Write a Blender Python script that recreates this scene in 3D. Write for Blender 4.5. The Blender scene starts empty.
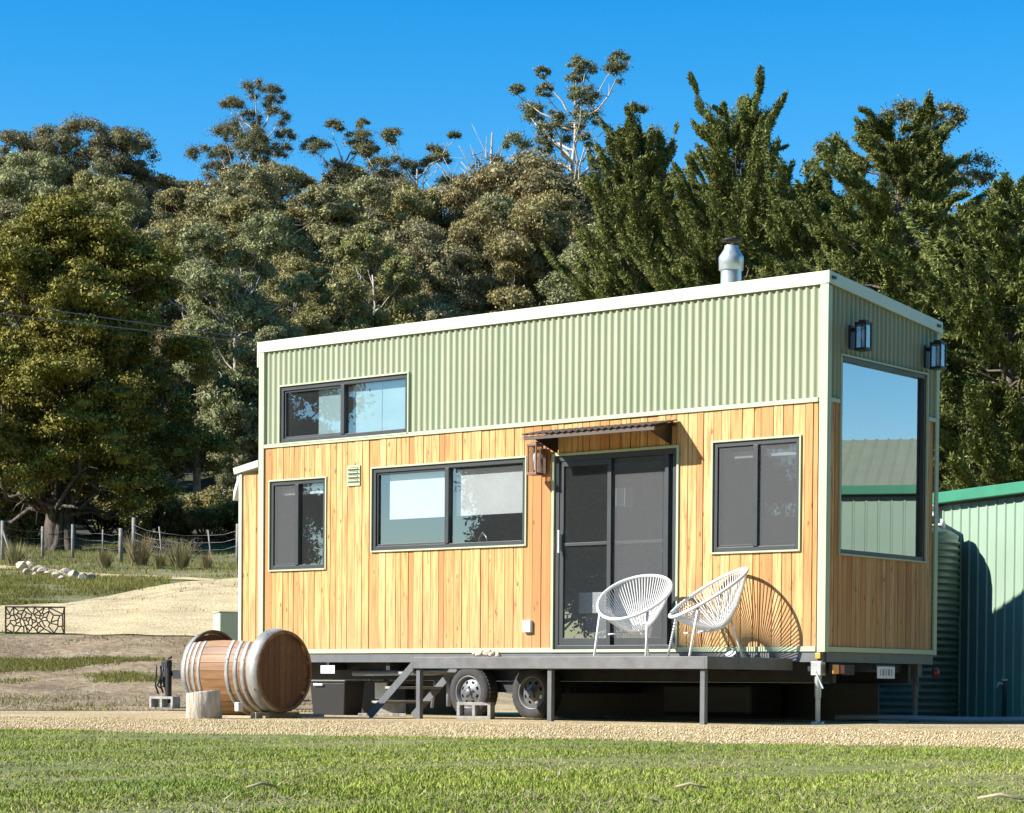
import bpy, math, random
import numpy as np
from mathutils import Matrix, Vector
R = math.radians
PI = math.pi
sc = bpy.context.scene
col = sc.collection
rng = np.random.default_rng(7)
random.seed(7)

# ------------------------------------------------------------------ camera frame
YAW, PITCH, ROLL = 0.6792, -0.0234, 0.0076
CAM = np.array([12.3016, -20.4352, 0.393])
FPX, PPY = 2251.95, 737.3
def basis():
    f = np.array([-math.sin(YAW)*math.cos(PITCH), math.cos(YAW)*math.cos(PITCH), math.sin(PITCH)])
    r = np.array([math.cos(YAW), math.sin(YAW), 0.0])
    u = np.cross(r, f)
    return r*math.cos(ROLL)+u*math.sin(ROLL), -r*math.sin(ROLL)+u*math.cos(ROLL), f
RT, UP, FW = basis()
FWH = np.array([-math.sin(YAW), math.cos(YAW)]); RTH = np.array([math.cos(YAW), math.sin(YAW)])

def st(x, y):
    dx, dy = x-CAM[0], y-CAM[1]
    return dx*FWH[0]+dy*FWH[1], dx*RTH[0]+dy*RTH[1]
KS = [-200, 31, 34, 38, 45, 55, 65, 80, 90, 110, 150, 200, 260, 400, 900]
KZ = [0, 0, .12, .45, 1.3, 2.35, 3.35, 4.75, 5.7, 8.2, 17, 31, 48, 66, 80]
def sstep(a, b, v):
    q = np.clip((v-a)/(b-a), 0, 1); return q*q*(3-2*q)
def ground_z(x, y):
    s, t = st(np.asarray(x, float), np.asarray(y, float))
    z = np.interp(s, KS, KZ)
    flat = sstep(-2.5, 1.5, t)*(1-sstep(48, 62, s))
    z = z*(1-flat)
    bump = (np.sin(x*.9+1.3)*np.sin(y*.8+.4)*.5+np.sin(x*2.3)*np.sin(y*2.1+2)*.25)
    return z+bump*.10*sstep(33, 45, s)*(1-flat)
def at(px, s, z=None):
    """world point on the ground, a given distance away along the view and under image column px"""
    t = (px-512)/FPX*s
    p = CAM[:2]+FWH*s+RTH*t
    zz = float(ground_z(p[0], p[1])) if z is None else z
    return np.array([p[0], p[1], zz])
def ray(px, py):
    return FW+RT*(px-512)/FPX+UP*(PPY-py)/FPX
def on_ground(px, py):
    d = ray(px, py)
    if d[2] < 0:
        p = CAM-d*CAM[2]/d[2]
        if st(p[0], p[1])[0] <= 31: return np.array([p[0], p[1], 0.0])
    k = np.arange(28.0, 130.0, .04); Q = CAM[None]+d[None]*k[:, None]
    i = int(np.argmax(Q[:, 2] <= ground_z(Q[:, 0], Q[:, 1]))); p = Q[i]
    return np.array([p[0], p[1], float(ground_z(p[0], p[1]))])
def top_z(px, py, s):
    """height of the sight line through (px, py) where it is s away"""
    d = ray(px, py); k = s/(d[0]*FWH[0]+d[1]*FWH[1]); return CAM[2]+d[2]*k

# ------------------------------------------------------------------ materials
def nt(name):
    m = bpy.data.materials.new(name); m.use_nodes = True
    n = m.node_tree; b = n.nodes['Principled BSDF']
    return m, n, b
def N(n, t, **kw):
    x = n.nodes.new(t)
    for k, v in kw.items():
        if k in x.inputs.keys() if isinstance(k, str) else False: x.inputs[k].default_value = v
        else: setattr(x, k, v)
    return x
def ramp(n, fac, stops):
    r = n.nodes.new('ShaderNodeValToRGB')
    e = r.color_ramp.elements
    while len(e) < len(stops): e.new(.5)
    for q, (p, c) in zip(e, stops):
        q.position = p; q.color = (*c, 1) if len(c) == 3 else c
    n.links.new(fac, r.inputs[0]); return r.outputs[0]
def noise(n, scale, detail=4, vec=None, rough=.55):
    x = n.nodes.new('ShaderNodeTexNoise'); x.inputs['Scale'].default_value = scale
    x.inputs['Detail'].default_value = detail; x.inputs['Roughness'].default_value = rough
    if vec is not None: n.links.new(vec, x.inputs['Vector'])
    return x.outputs['Fac']
def coords(n, scale=(1, 1, 1), kind='Object', rot=(0, 0, 0)):
    tc = n.nodes.new('ShaderNodeTexCoord'); mp = n.nodes.new('ShaderNodeMapping')
    mp.inputs['Scale'].default_value = scale; mp.inputs['Rotation'].default_value = rot
    n.links.new(tc.outputs[kind], mp.inputs[0]); return mp.outputs[0]
def mixc(n, fac, a, b, mode='MIX'):
    x = n.nodes.new('ShaderNodeMix'); x.data_type = 'RGBA'; x.blend_type = mode
    for s, v in ((0, fac), (6, a), (7, b)):
        if hasattr(v, 'is_linked'): n.links.new(v, x.inputs[s])
        else: x.inputs[s].default_value = v if s == 0 else (*v, 1)
    return x.outputs[2]
def math_(n, op, a, b=0.0):
    x = n.nodes.new('ShaderNodeMath'); x.operation = op
    for i, v in enumerate((a, b)):
        if hasattr(v, 'is_linked'): n.links.new(v, x.inputs[i])
        else: x.inputs[i].default_value = v
    return x.outputs[0]
def bump(n, b, h, strength=.3, dist=.02):
    x = n.nodes.new('ShaderNodeBump'); x.inputs['Strength'].default_value = strength
    x.inputs['Distance'].default_value = dist
    n.links.new(h, x.inputs['Height']); n.links.new(x.outputs[0], b.inputs['Normal'])
def plain(name, c, rough=.6, metal=0, var=.12, scale=6, bmp=0.0, spec=.5):
    m, n, b = nt(name)
    v = coords(n); f = noise(n, scale, 5, v)
    lo = tuple(x*(1-var) for x in c); hi = tuple(min(1, x*(1+var)) for x in c)
    n.links.new(ramp(n, f, [(.3, lo), (.7, hi)]), b.inputs['Base Color'])
    b.inputs['Roughness'].default_value = rough; b.inputs['Metallic'].default_value = metal
    b.inputs['Specular IOR Level'].default_value = spec
    if bmp: bump(n, b, noise(n, scale*6, 4, v), bmp, .01)
    return m
M = {}
M['trim'] = plain('pale_green_trim', (.43, .50, .32), .45, 0, .05, 3)
M['flash'] = plain('roof_flashing_paint', (.56, .62, .46), .4, 0, .10, 1.2)
M['green'] = plain('sage_corrugated_steel', (.40, .50, .28), .42, 0, .07, 1.3)
def m_clad():
    m, n, b = nt('sage_corrugated_steel'); f = noise(n, 1, 5, coords(n, (5, 5, .35)), .6); g = noise(n, .8, 3, coords(n))
    c = ramp(n, f, [(.3, (.295, .335, .215)), (.7, (.37, .405, .27))]); c = mixc(n, ramp(n, g, [(.45, (0, 0, 0)), (.8, (.35, .35, .35))]), c, (.27, .30, .20))
    n.links.new(c, b.inputs['Base Color']); b.inputs['Roughness'].default_value = .42; return m
M['green'] = m_clad()
M['charcoal'] = plain('charcoal_aluminium', (.045, .05, .052), .4, .2, .1, 4)
M['steel'] = plain('dark_chassis_steel', (.03, .03, .032), .55, .3, .3, 5)
M['galv'] = plain('galvanised_steel', (.50, .52, .52), .38, .6, .2, 9)
M['greysteel'] = plain('grey_painted_steel', (.12, .125, .13), .5, .1, .15, 6)
M['deck'] = plain('weathered_deck_board', (.34, .32, .29), .75, 0, .25, 8, .2)
M['deckface'] = plain('grey_deck_fascia', (.13, .13, .13), .6, .1, .2, 7)
M['white'] = plain('white_powder_coat', (.80, .80, .79), .45, 0, .03, 8)
M['cord'] = plain('white_vinyl_cord', (.78, .78, .76), .5, 0, .03, 8)
M['awning'] = plain('brown_corrugated_awning', (.085, .060, .045), .5, .1, .15, 5)
M['bronze'] = plain('dark_bronze_lamp_metal', (.035, .028, .025), .45, .5, .2, 8)
M['copper'] = plain('brown_lamp_metal', (.20, .11, .07), .45, .3, .2, 8)
M['rubber'] = plain('tyre_rubber', (.035, .034, .033), .8, 0, .3, 12, .2)
M['rim'] = plain('silver_wheel_steel', (.16, .165, .17), .5, .4, .2, 10)
M['black'] = plain('black_plastic', (.012, .012, .013), .5, 0, .2, 6)
M['concrete'] = plain('concrete_block', (.38, .37, .35), .9, 0, .25, 12, .3)
M['whiteboard'] = plain('white_plastic', (.75, .75, .73), .5, 0, .05, 5)
M['blind'] = plain('white_roller_blind', (.90, .87, .81), .8, 0, .05, 3)
M['curtain'] = plain('pale_teal_curtain', (.50, .68, .66), .8, 0, .12, 2)
M['inside'] = plain('interior_lining', (.38, .37, .36), .8, 0, .1, 2)
M['benchtop'] = plain('pale_bench', (.75, .74, .72), .5, 0, .05, 5)
M['red'] = plain('red_lens', (.35, .01, .015), .25, 0, .1, 5)
M['amber'] = plain('amber_lens', (.75, .33, .05), .3, 0, .1, 5)
M['cabinet'] = plain('pale_green_cabinet', (.50, .60, .38), .5, 0, .06, 3)
M['shedroof'] = plain('emerald_shed_trim', (.045, .215, .12), .4, 0, .12, 3)
M['tank'] = plain('green_water_tank', (.10, .15, .125), .38, 0, .2, 3)
M['pipe'] = plain('grey_water_pipe', (.22, .25, .29), .45, 0, .1, 6)
M['rust'] = plain('rusted_fire_screen', (.022, .015, .012), .85, 0, .4, 12, .2)
M['rock'] = plain('pale_field_rock', (.46, .39, .29), .95, 0, .35, 3, .5)
M['post'] = plain('weathered_fence_post', (.24, .215, .18), .9, 0, .3, 6, .4)
M['wire'] = plain('fence_wire', (.30, .30, .29), .5, .6, .2, 6)
M['cable'] = plain('grey_power_cable', (.16, .155, .15), .6, 0, .1, 4)
M['twig'] = plain('dry_twig', (.36, .30, .20), .9, 0, .3, 8)

def m_timber():
    m, n, b = nt('honey_cedar_boards')
    a = n.nodes.new('ShaderNodeAttribute'); a.attribute_name = 'rnd'
    base = ramp(n, a.outputs['Fac'], [(0, (.55, .31, .11)), (.25, (.64, .39, .15)), (.5, (.70, .46, .20)), (.72, (.60, .325, .12)), (.88, (.53, .255, .09)), (1, (.45, .20, .07))])
    off = n.nodes.new('ShaderNodeCombineXYZ'); n.links.new(math_(n, 'MULTIPLY', a.outputs['Fac'], 37), off.inputs[2])
    va = n.nodes.new('ShaderNodeVectorMath'); va.operation = 'ADD'
    n.links.new(coords(n, (28, 28, 1.6)), va.inputs[0]); n.links.new(off.outputs[0], va.inputs[1])
    g = noise(n, 1, 6, va.outputs[0], .65)
    c1 = mixc(n, ramp(n, g, [(.36, (1, 1, 1)), (.56, (0, 0, 0))]), base, (.40, .185, .065))
    va2 = n.nodes.new('ShaderNodeVectorMath'); va2.operation = 'ADD'
    n.links.new(coords(n, (11, 11, 4.2)), va2.inputs[0]); n.links.new(off.outputs[0], va2.inputs[1])
    vo = n.nodes.new('ShaderNodeTexVoronoi'); vo.inputs['Scale'].default_value = 1.0
    n.links.new(va2.outputs[0], vo.inputs['Vector'])
    kn = ramp(n, vo.outputs['Distance'], [(.07, (1, 1, 1)), (.17, (0, 0, 0))])
    kmask = ramp(n, noise(n, 1.3, 3, va2.outputs[0]), [(.42, (0, 0, 0)), (.54, (1, 1, 1))])
    kn = mixc(n, 1.0, kn, kmask, 'MULTIPLY')
    c2 = mixc(n, kn, c1, (.20, .08, .03))
    sp = N(n, 'ShaderNodeSeparateXYZ'); n.links.new(coords(n), sp.inputs[0])
    st_ = math_(n, 'SUBTRACT', math_(n, 'ADD', math_(n, 'MULTIPLY', noise(n, 2.5, 5, coords(n, (3, 3, .5))), 1.4), 1.0-.45), math_(n, 'MULTIPLY', sp.outputs[2], .62))
    c2 = mixc(n, ramp(n, st_, [(.30, (0, 0, 0)), (.9, (.55, .55, .55))]), c2, (.42, .27, .13))
    n.links.new(c2, b.inputs['Base Color']); b.inputs['Roughness'].default_value = .6
    b.inputs['Specular IOR Level'].default_value = .25
    bump(n, b, g, .12, .004)
    return m
M['timber'] = m_timber()

def m_glass(name, tint, f0, extra, film=.0):
    """coated window glazing: mirror share from Fresnel plus the coating, the rest passes tinted"""
    m, n, b = nt(name); n.nodes.remove(b)
    out = n.nodes['Material Output']
    tr = N(n, 'ShaderNodeBsdfTransparent'); tr.inputs[0].default_value = (*tint, 1)
    gl = N(n, 'ShaderNodeBsdfGlossy'); gl.inputs['Roughness'].default_value = .004; gl.inputs[0].default_value = (.95, .97, 1, 1)
    fr = N(n, 'ShaderNodeFresnel'); fr.inputs['IOR'].default_value = f0
    ge = N(n, 'ShaderNodeNewGeometry')
    fac = math_(n, 'MULTIPLY', math_(n, 'ADD', fr.outputs[0], extra), math_(n, 'SUBTRACT', 1.0, ge.outputs['Backfacing']))
    df = N(n, 'ShaderNodeBsdfDiffuse'); df.inputs[0].default_value = (.42, .44, .45, 1); fm = N(n, 'ShaderNodeMixShader'); fm.inputs[0].default_value = film
    n.links.new(tr.outputs[0], fm.inputs[1]); n.links.new(df.outputs[0], fm.inputs[2]); tr = fm
    mx = N(n, 'ShaderNodeMixShader'); n.links.new(fac, mx.inputs[0]); n.links.new(tr.outputs[0], mx.inputs[1]); n.links.new(gl.outputs[0], mx.inputs[2])
    n.links.new(mx.outputs[0], out.inputs[0]); return m
M['glass'] = m_glass('tinted_window_glass', (.82, .84, .85), 1.6, .12, .03)
M['mirror_glass'] = m_glass('reflective_picture_glass', (.60, .64, .66), 1.7, .26)
M['lampglass'] = m_glass('clear_lamp_glass', (.9, .92, .95), 1.5, .15)

def m_screen():
    m, n, b = nt('grey_insect_mesh'); out = n.nodes['Material Output']; b.inputs['Base Color'].default_value = (.16, .165, .17, 1); b.inputs['Roughness'].default_value = .8
    tr = N(n, 'ShaderNodeBsdfTransparent'); mx = N(n, 'ShaderNodeMixShader'); mx.inputs[0].default_value = .22
    n.links.new(tr.outputs[0], mx.inputs[1]); n.links.new(b.outputs[0], mx.inputs[2]); n.links.new(mx.outputs[0], out.inputs[0]); return m
M['mesh'] = m_screen()
def leafmat(name, dark, light, tip=None, trans=.16, rough=.6):
    m, n, b = nt(name); out = n.nodes['Material Output']
    g = N(n, 'ShaderNodeNewGeometry'); oi = N(n, 'ShaderNodeObjectInfo')
    mid = tuple((a*.45+b_*.55) for a, b_ in zip(dark, light))
    stops = [(0, tuple(a*.6+b_*.4 for a, b_ in zip(dark, mid))), (.5, mid), (.92, light)] + ([(1, tip)] if tip else [])
    c = ramp(n, g.outputs['Random Per Island'], stops)
    big = noise(n, .22, 2, coords(n))
    hs = N(n, 'ShaderNodeHueSaturation'); n.links.new(c, hs.inputs['Color'])
    n.links.new(math_(n, 'ADD', math_(n, 'MULTIPLY', oi.outputs['Random'], .045), .478), hs.inputs['Hue'])
    n.links.new(math_(n, 'ADD', math_(n, 'MULTIPLY', big, .8), .6), hs.inputs['Value'])
    n.links.new(hs.outputs[0], b.inputs['Base Color']); b.inputs['Roughness'].default_value = rough
    b.inputs['Specular IOR Level'].default_value = .10
    tl = N(n, 'ShaderNodeBsdfTranslucent'); n.links.new(hs.outputs[0], tl.inputs[0])
    mx = N(n, 'ShaderNodeMixShader'); mx.inputs[0].default_value = trans
    n.links.new(b.outputs[0], mx.inputs[1]); n.links.new(tl.outputs[0], mx.inputs[2]); n.links.new(mx.outputs[0], out.inputs[0])
    return m
M['gum_leaf'] = leafmat('gum_leaves', (.105, .11, .050), (.36, .335, .16), (.48, .44, .25))
M['olive_leaf'] = leafmat('olive_gum_leaves', (.12, .11, .042), (.38, .325, .135), (.50, .42, .20))
M['skyline_leaf'] = leafmat('skyline_gum_leaves', (.085, .095, .045), (.235, .225, .11), (.34, .29, .15))
M['cypress_leaf'] = leafmat('cypress_sprays', (.040, .058, .020), (.205, .23, .060), (.40, .375, .11), .10)
M['big_leaf'] = leafmat('dark_tree_leaves', (.040, .040, .010), (.28, .225, .045), (.50, .41, .12), .06)
M['bush_leaf'] = leafmat('bush_leaves', (.09, .10, .03), (.22, .21, .07), (.30, .27, .11))
M['tussock'] = leafmat('dry_tussock_blades', (.20, .17, .08), (.34, .29, .14), (.42, .36, .2))
def m_grass(name, a, bb, c):
    m = leafmat(name, a, bb, c, .3, .7); return m
M['lawn_blade'] = m_grass('lawn_blades', (.115, .160, .028), (.28, .31, .065), (.50, .44, .20))
M['field_blade'] = m_grass('field_blades', (.11, .135, .03), (.25, .25, .065), (.42, .36, .17))
def m_lawnblade():
    m, n, b = nt('lawn_blades'); g = N(n, 'ShaderNodeNewGeometry'); v = coords(n)
    c = ramp(n, g.outputs['Random Per Island'], [(0, (.13, .19, .024)), (.5, (.26, .33, .048)), (.9, (.39, .43, .085)), (1, (.50, .46, .18))])
    f = noise(n, 1.6, 6, v, .7); f2 = noise(n, .5, 3, v)
    c = mixc(n, ramp(n, f, [(.54, (0, 0, 0)), (.70, (.7, .7, .7))]), c, (.36, .30, .12))
    c = mixc(n, ramp(n, f2, [(.42, (.55, .55, .55)), (.55, (0, 0, 0))]), c, (.14, .20, .034))
    n.links.new(c, b.inputs['Base Color']); b.inputs['Roughness'].default_value = .75; b.inputs['Specular IOR Level'].default_value = .15
    return m
M['lawn_blade'] = m_lawnblade()
def m_bark(name, a, bb, sc_=3):
    m, n, b = nt(name); v = coords(n, (sc_*2, sc_*2, sc_*.35)); f = noise(n, 1, 6, v, .7)
    n.links.new(ramp(n, f, [(.35, a), (.65, bb)]), b.inputs['Base Color']); b.inputs['Roughness'].default_value = .9
    bump(n, b, f, .6, .08); return m
M['gum_bark'] = m_bark('gum_bark', (.26, .21, .16), (.62, .57, .49))
M['dark_bark'] = m_bark('dark_bark', (.018, .013, .010), (.17, .13, .10))
M['cyp_bark'] = m_bark('cypress_bark', (.07, .05, .035), (.20, .16, .12))
M['dead_bark'] = m_bark('bleached_dead_wood', (.22, .20, .18), (.5, .46, .42))
M['stump'] = m_bark('pale_split_log', (.32, .26, .19), (.66, .60, .50), 6)

def m_lawn():
    m, n, b = nt('lawn_soil_and_grass'); v = coords(n)
    f = noise(n, 1.1, 6, v, .7); g = noise(n, 22, 4, v, .7)
    c = ramp(n, f, [(.30, (.15, .19, .04)), (.48, (.22, .24, .055)), (.58, (.32, .28, .11)), (.70, (.36, .28, .16))])
    c = mixc(n, ramp(n, g, [(.4, (0, 0, 0)), (.65, (1, 1, 1))]), c, (.10, .12, .03))
    n.links.new(c, b.inputs['Base Color']); b.inputs['Roughness'].default_value = .95; bump(n, b, g, .8, .03); return m
M['lawn'] = m_lawn()
def m_field():
    m, n, b = nt('rough_paddock_ground'); v = coords(n)
    f = noise(n, .35, 6, v, .65); g = noise(n, 9, 5, v, .7); h = noise(n, .09, 3, v, .5)
    c = ramp(n, f, [(.40, (.14, .16, .04)), (.52, (.20, .20, .06)), (.62, (.30, .25, .12)), (.74, (.36, .30, .19))])
    c = mixc(n, ramp(n, g, [(.42, (0, 0, 0)), (.68, (1, 1, 1))]), c, (.12, .10, .06))
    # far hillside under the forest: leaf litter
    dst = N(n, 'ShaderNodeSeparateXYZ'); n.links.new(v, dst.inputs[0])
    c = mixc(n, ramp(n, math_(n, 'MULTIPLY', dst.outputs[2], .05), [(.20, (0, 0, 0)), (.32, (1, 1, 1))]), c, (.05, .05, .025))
    n.links.new(c, b.inputs['Base Color']); b.inputs['Roughness'].default_value = .95; bump(n, b, g, .9, .06); return m
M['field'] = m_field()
def m_earth():
    m, n, b = nt('bare_straw_strewn_earth'); v = coords(n)
    f = noise(n, .55, 6, v, .7); g = noise(n, 6, 6, v, .75); h = noise(n, 30, 3, v)
    c = ramp(n, f, [(.34, (.24, .16, .08)), (.48, (.42, .30, .17)), (.60, (.54, .42, .26)), (.72, (.30, .21, .11))])
    c = mixc(n, ramp(n, g, [(.46, (0, 0, 0)), (.62, (1, 1, 1))]), c, (.20, .14, .08))
    n.links.new(c, b.inputs['Base Color']); b.inputs['Roughness'].default_value = 1; bump(n, b, g, 1.0, .12); return m
M['earth'] = m_earth()
M['straw'] = leafmat('dry_straw', (.22, .17, .11), (.42, .35, .24), (.52, .46, .36), .1, .8)
def m_gravel(name, a, bb, c, sc_):
    m, n, b = nt(name); v = coords(n)
    vo = n.nodes.new('ShaderNodeTexVoronoi'); vo.inputs['Scale'].default_value = sc_; n.links.new(v, vo.inputs['Vector'])
    bw = N(n, 'ShaderNodeRGBToBW'); n.links.new(vo.outputs['Color'], bw.inputs[0])
    col_ = ramp(n, bw.outputs[0], [(.2, a), (.5, bb), (.8, c)])
    big = noise(n, .8, 6, v, .7)
    col_ = mixc(n, ramp(n, big, [(.42, (0, 0, 0)), (.66, (.85, .85, .85))]), col_, tuple(q*.82 for q in a))
    n.links.new(col_, b.inputs['Base Color']); b.inputs['Roughness'].default_value = .95
    bump(n, b, vo.outputs['Distance'], 1.0, .02); return m
M['gravel'] = m_gravel('yellow_gravel', (.36, .26, .12), (.55, .42, .22), (.66, .54, .33), 28)
M['drive'] = m_gravel('driveway_gravel', (.48, .36, .18), (.60, .47, .25), (.70, .57, .33), 16)
def m_pebble():
    m, n, b = nt('loose_pebbles'); g = N(n, 'ShaderNodeNewGeometry')
    n.links.new(ramp(n, g.outputs['Random Per Island'], [(0, (.30, .21, .09)), (.4, (.50, .38, .19)), (.8, (.62, .49, .28)), (1, (.70, .62, .46))]), b.inputs['Base Color'])
    b.inputs['Roughness'].default_value = .9; return m
M['pebble'] = m_pebble()
def m_staves(name, a, bb):
    m, n, b = nt(name); at_ = n.nodes.new('ShaderNodeAttribute'); at_.attribute_name = 'rnd'
    base = ramp(n, at_.outputs['Fac'], [(0, a), (1, bb)])
    f = noise(n, 1, 6, coords(n, (3, 30, 30)), .6)
    c = mixc(n, ramp(n, f, [(.4, (.0, .0, .0)), (.7, (.6, .6, .6))]), base, tuple(x*.55 for x in a))
    n.links.new(c, b.inputs['Base Color']); b.inputs['Roughness'].default_value = .55; bump(n, b, f, .2, .005); return m
M['stave'] = m_staves('barrel_staves', (.20, .095, .035), (.31, .16, .065))
M['hoop'] = plain('dull_barrel_hoop', (.30, .295, .275), .6, .5, .3, 7)
M['head'] = m_staves('barrel_head_boards', (.13, .055, .02), (.22, .10, .04))
M['barrelinside'] = plain('wine_stained_inside', (.10, .025, .02), .8, 0, .3, 6)
M['shedwall'] = plain('pale_green_shed_steel', (.265, .365, .27), .42, 0, .05, 1.2)
M['plate'] = plain('white_plate', (.70, .72, .76), .4, 0, .05, 6)

# ------------------------------------------------------------------ mesh helpers
class MB:
    def __init__(s): s.v = []; s.f = []; s.r = []; s.sm = []
    def add(s, vs, fs, rnd=0.0, smooth=False):
        o = len(s.v); s.v += [tuple(map(float, p)) for p in vs]
        for f in fs: s.f.append(tuple(i+o for i in f)); s.r.append(rnd); s.sm.append(smooth)
        return s
    def box(s, x0, x1, y0, y1, z0, z1, rnd=0.0):
        vs = [(x, y, z) for z in (z0, z1) for y in (y0, y1) for x in (x0, x1)]
        return s.add(vs, [(0, 2, 3, 1), (4, 5, 7, 6), (0, 1, 5, 4), (2, 6, 7, 3), (0, 4, 6, 2), (1, 3, 7, 5)], rnd)
    def obox(s, c, u, v, w, rnd=0.0):
        """box from centre and three half-axis vectors"""
        c, u, v, w = map(np.array, (c, u, v, w))
        vs = [c+i*u+j*v+k*w for k in (-1, 1) for j in (-1, 1) for i in (-1, 1)]
        return s.add(vs, [(0, 2, 3, 1), (4, 5, 7, 6), (0, 1, 5, 4), (2, 6, 7, 3), (0, 4, 6, 2), (1, 3, 7, 5)], rnd)
    def bar(s, a, b, w, h, up=(0, 0, 1), rnd=0.0):
        a, b, up = map(lambda q: np.array(q, float), (a, b, up)); d = b-a; L = np.linalg.norm(d); d /= L
        v = np.cross(up, d); v /= np.linalg.norm(v); k = np.cross(d, v)
        return s.obox((a+b)/2, d*L/2, v*w/2, k*h/2, rnd)
    def tube(s, pts, rad, n=8, closed=False, caps=True, smooth=True, rnd=0.0):
        P = np.array(pts, float); m = len(P)
        rr = np.full(m, rad, float) if np.isscalar(rad) else np.array(rad, float)
        T = np.roll(P, -1, 0)-np.roll(P, 1, 0) if closed else np.gradient(P, axis=0)
        T /= np.linalg.norm(T, axis=1)[:, None]+1e-9
        ref = np.array([0, 0, 1.]) if abs(T[0][2]) < .9 else np.array([1., 0, 0])
        vs = []; u = np.cross(T[0], ref); u /= np.linalg.norm(u)
        for i in range(m):
            u = u-T[i]*(u@T[i]); u /= np.linalg.norm(u); w = np.cross(T[i], u)
            for k in range(n):
                a = 2*PI*k/n; vs.append(P[i]+rr[i]*(math.cos(a)*u+math.sin(a)*w))
        fs = []
        for i in range(m if closed else m-1):
            j = (i+1) % m
            for k in range(n):
                l = (k+1) % n; fs.append((i*n+k, i*n+l, j*n+l, j*n+k))
        s.add(vs, fs, rnd, smooth)
        if caps and not closed:
            o = len(s.v)-len(vs)
            s.f.append(tuple(o+k for k in reversed(range(n)))); s.r.append(rnd); s.sm.append(False)
            s.f.append(tuple(o+(m-1)*n+k for k in range(n))); s.r.append(rnd); s.sm.append(False)
        return s
    def lathe(s, prof, c=(0, 0, 0), axis='z', n=32, a0=0.0, a1=2*PI, smooth=True, rnd=0.0, caps=False):
        full = abs(a1-a0-2*PI) < 1e-6; m = n if full else n+1; vs = []
        for r, h in prof:
            for k in range(m):
                a = a0+(a1-a0)*k/n; p, q = r*math.cos(a), r*math.sin(a)
                t = (p, q, h) if axis == 'z' else ((h, p, q) if axis == 'x' else (p, h, q))
                vs.append((t[0]+c[0], t[1]+c[1], t[2]+c[2]))
        fs = []
        for i in range(len(prof)-1):
            for k in range(n):
                l = (k+1) % m; fs.append((i*m+k, i*m+l, (i+1)*m+l, (i+1)*m+k))
        s.add(vs, fs, rnd, smooth)
        if caps:
            o = len(s.v)-len(vs)
            for i in (0, len(prof)-1): s.f.append(tuple(o+i*m+k for k in range(m))); s.r.append(rnd); s.sm.append(False)
        return s
    def build(s, name, mat, parent=None, bevel=0.0):
        me = bpy.data.meshes.new(name); me.from_pydata(s.v, [], s.f)
        me.polygons.foreach_set('use_smooth', s.sm)
        a = me.attributes.new('rnd', 'FLOAT', 'FACE'); a.data.foreach_set('value', s.r)
        me.materials.append(mat); me.update()
        return link(name, me, parent, bevel)
def link(name, me, parent=None, bevel=0.0):
    o = bpy.data.objects.new(name, me); col.objects.link(o)
    if parent is not None:
        o.parent = parent
        if parent.get('world_mesh'): o.location = -Vector(parent.location)   # parts are modelled in world space
    if bevel:
        b = o.modifiers.new('bevel', 'BEVEL'); b.width = bevel; b.segments = 2; b.limit_method = 'ANGLE'
    return o
def tag(o, label=None, cat=None, group=None, kind=None):
    if label: o['label'] = label
    if cat: o['category'] = cat
    if group: o['group'] = group
    if kind: o['kind'] = kind
    return o
def empty(name, loc, label, cat, group=None, rz=0.0, world=False):
    o = bpy.data.objects.new(name, None); col.objects.link(o)
    o.location = loc; o.rotation_euler = (0, 0, rz); o.empty_display_size = .2
    if world: o['world_mesh'] = 1
    return tag(o, label, cat, group)
def copy_tree(root, loc, rz=0.0, scale=1.0, label=None, group=None):
    r = root.copy(); col.objects.link(r); r.location = loc; r.rotation_euler = (0, 0, rz)
    r.scale = (scale,)*3 if np.isscalar(scale) else scale
    if label: r['label'] = label
    if group: r['group'] = group
    for ch in list(root.children):
        c = ch.copy(); col.objects.link(c); c.parent = r
        for g in list(ch.children):
            d = g.copy(); col.objects.link(d); d.parent = c
    return r
def np_mesh(name, V, nper, mat, smooth=False):
    """mesh of many separate n-gons: V is (count*nper, 3)"""
    V = np.ascontiguousarray(V, np.float32); cnt = len(V)//nper
    me = bpy.data.meshes.new(name)
    me.vertices.add(len(V)); me.vertices.foreach_set('co', V.ravel())
    me.loops.add(len(V)); me.loops.foreach_set('vertex_index', np.arange(len(V), dtype=np.int32))
    me.polygons.add(cnt); me.polygons.foreach_set('loop_start', np.arange(0, len(V), nper, dtype=np.int32))
    me.update(calc_edges=True); me.materials.append(mat); return me
def unit(a): return a/(np.linalg.norm(a, axis=-1, keepdims=True)+1e-9)
def leaves(c, d, nrm, L, W):
    """rhombic leaves: centre, long direction, approximate normal, sizes"""
    d = unit(d); v = unit(np.cross(d, nrm)); L = np.asarray(L)[:, None]; W = np.asarray(W)[:, None]
    q = np.stack([c-d*L*.5, c+v*W*.5, c+d*L*.5, c-v*W*.5], 1)
    return q.reshape(-1, 3)

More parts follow.
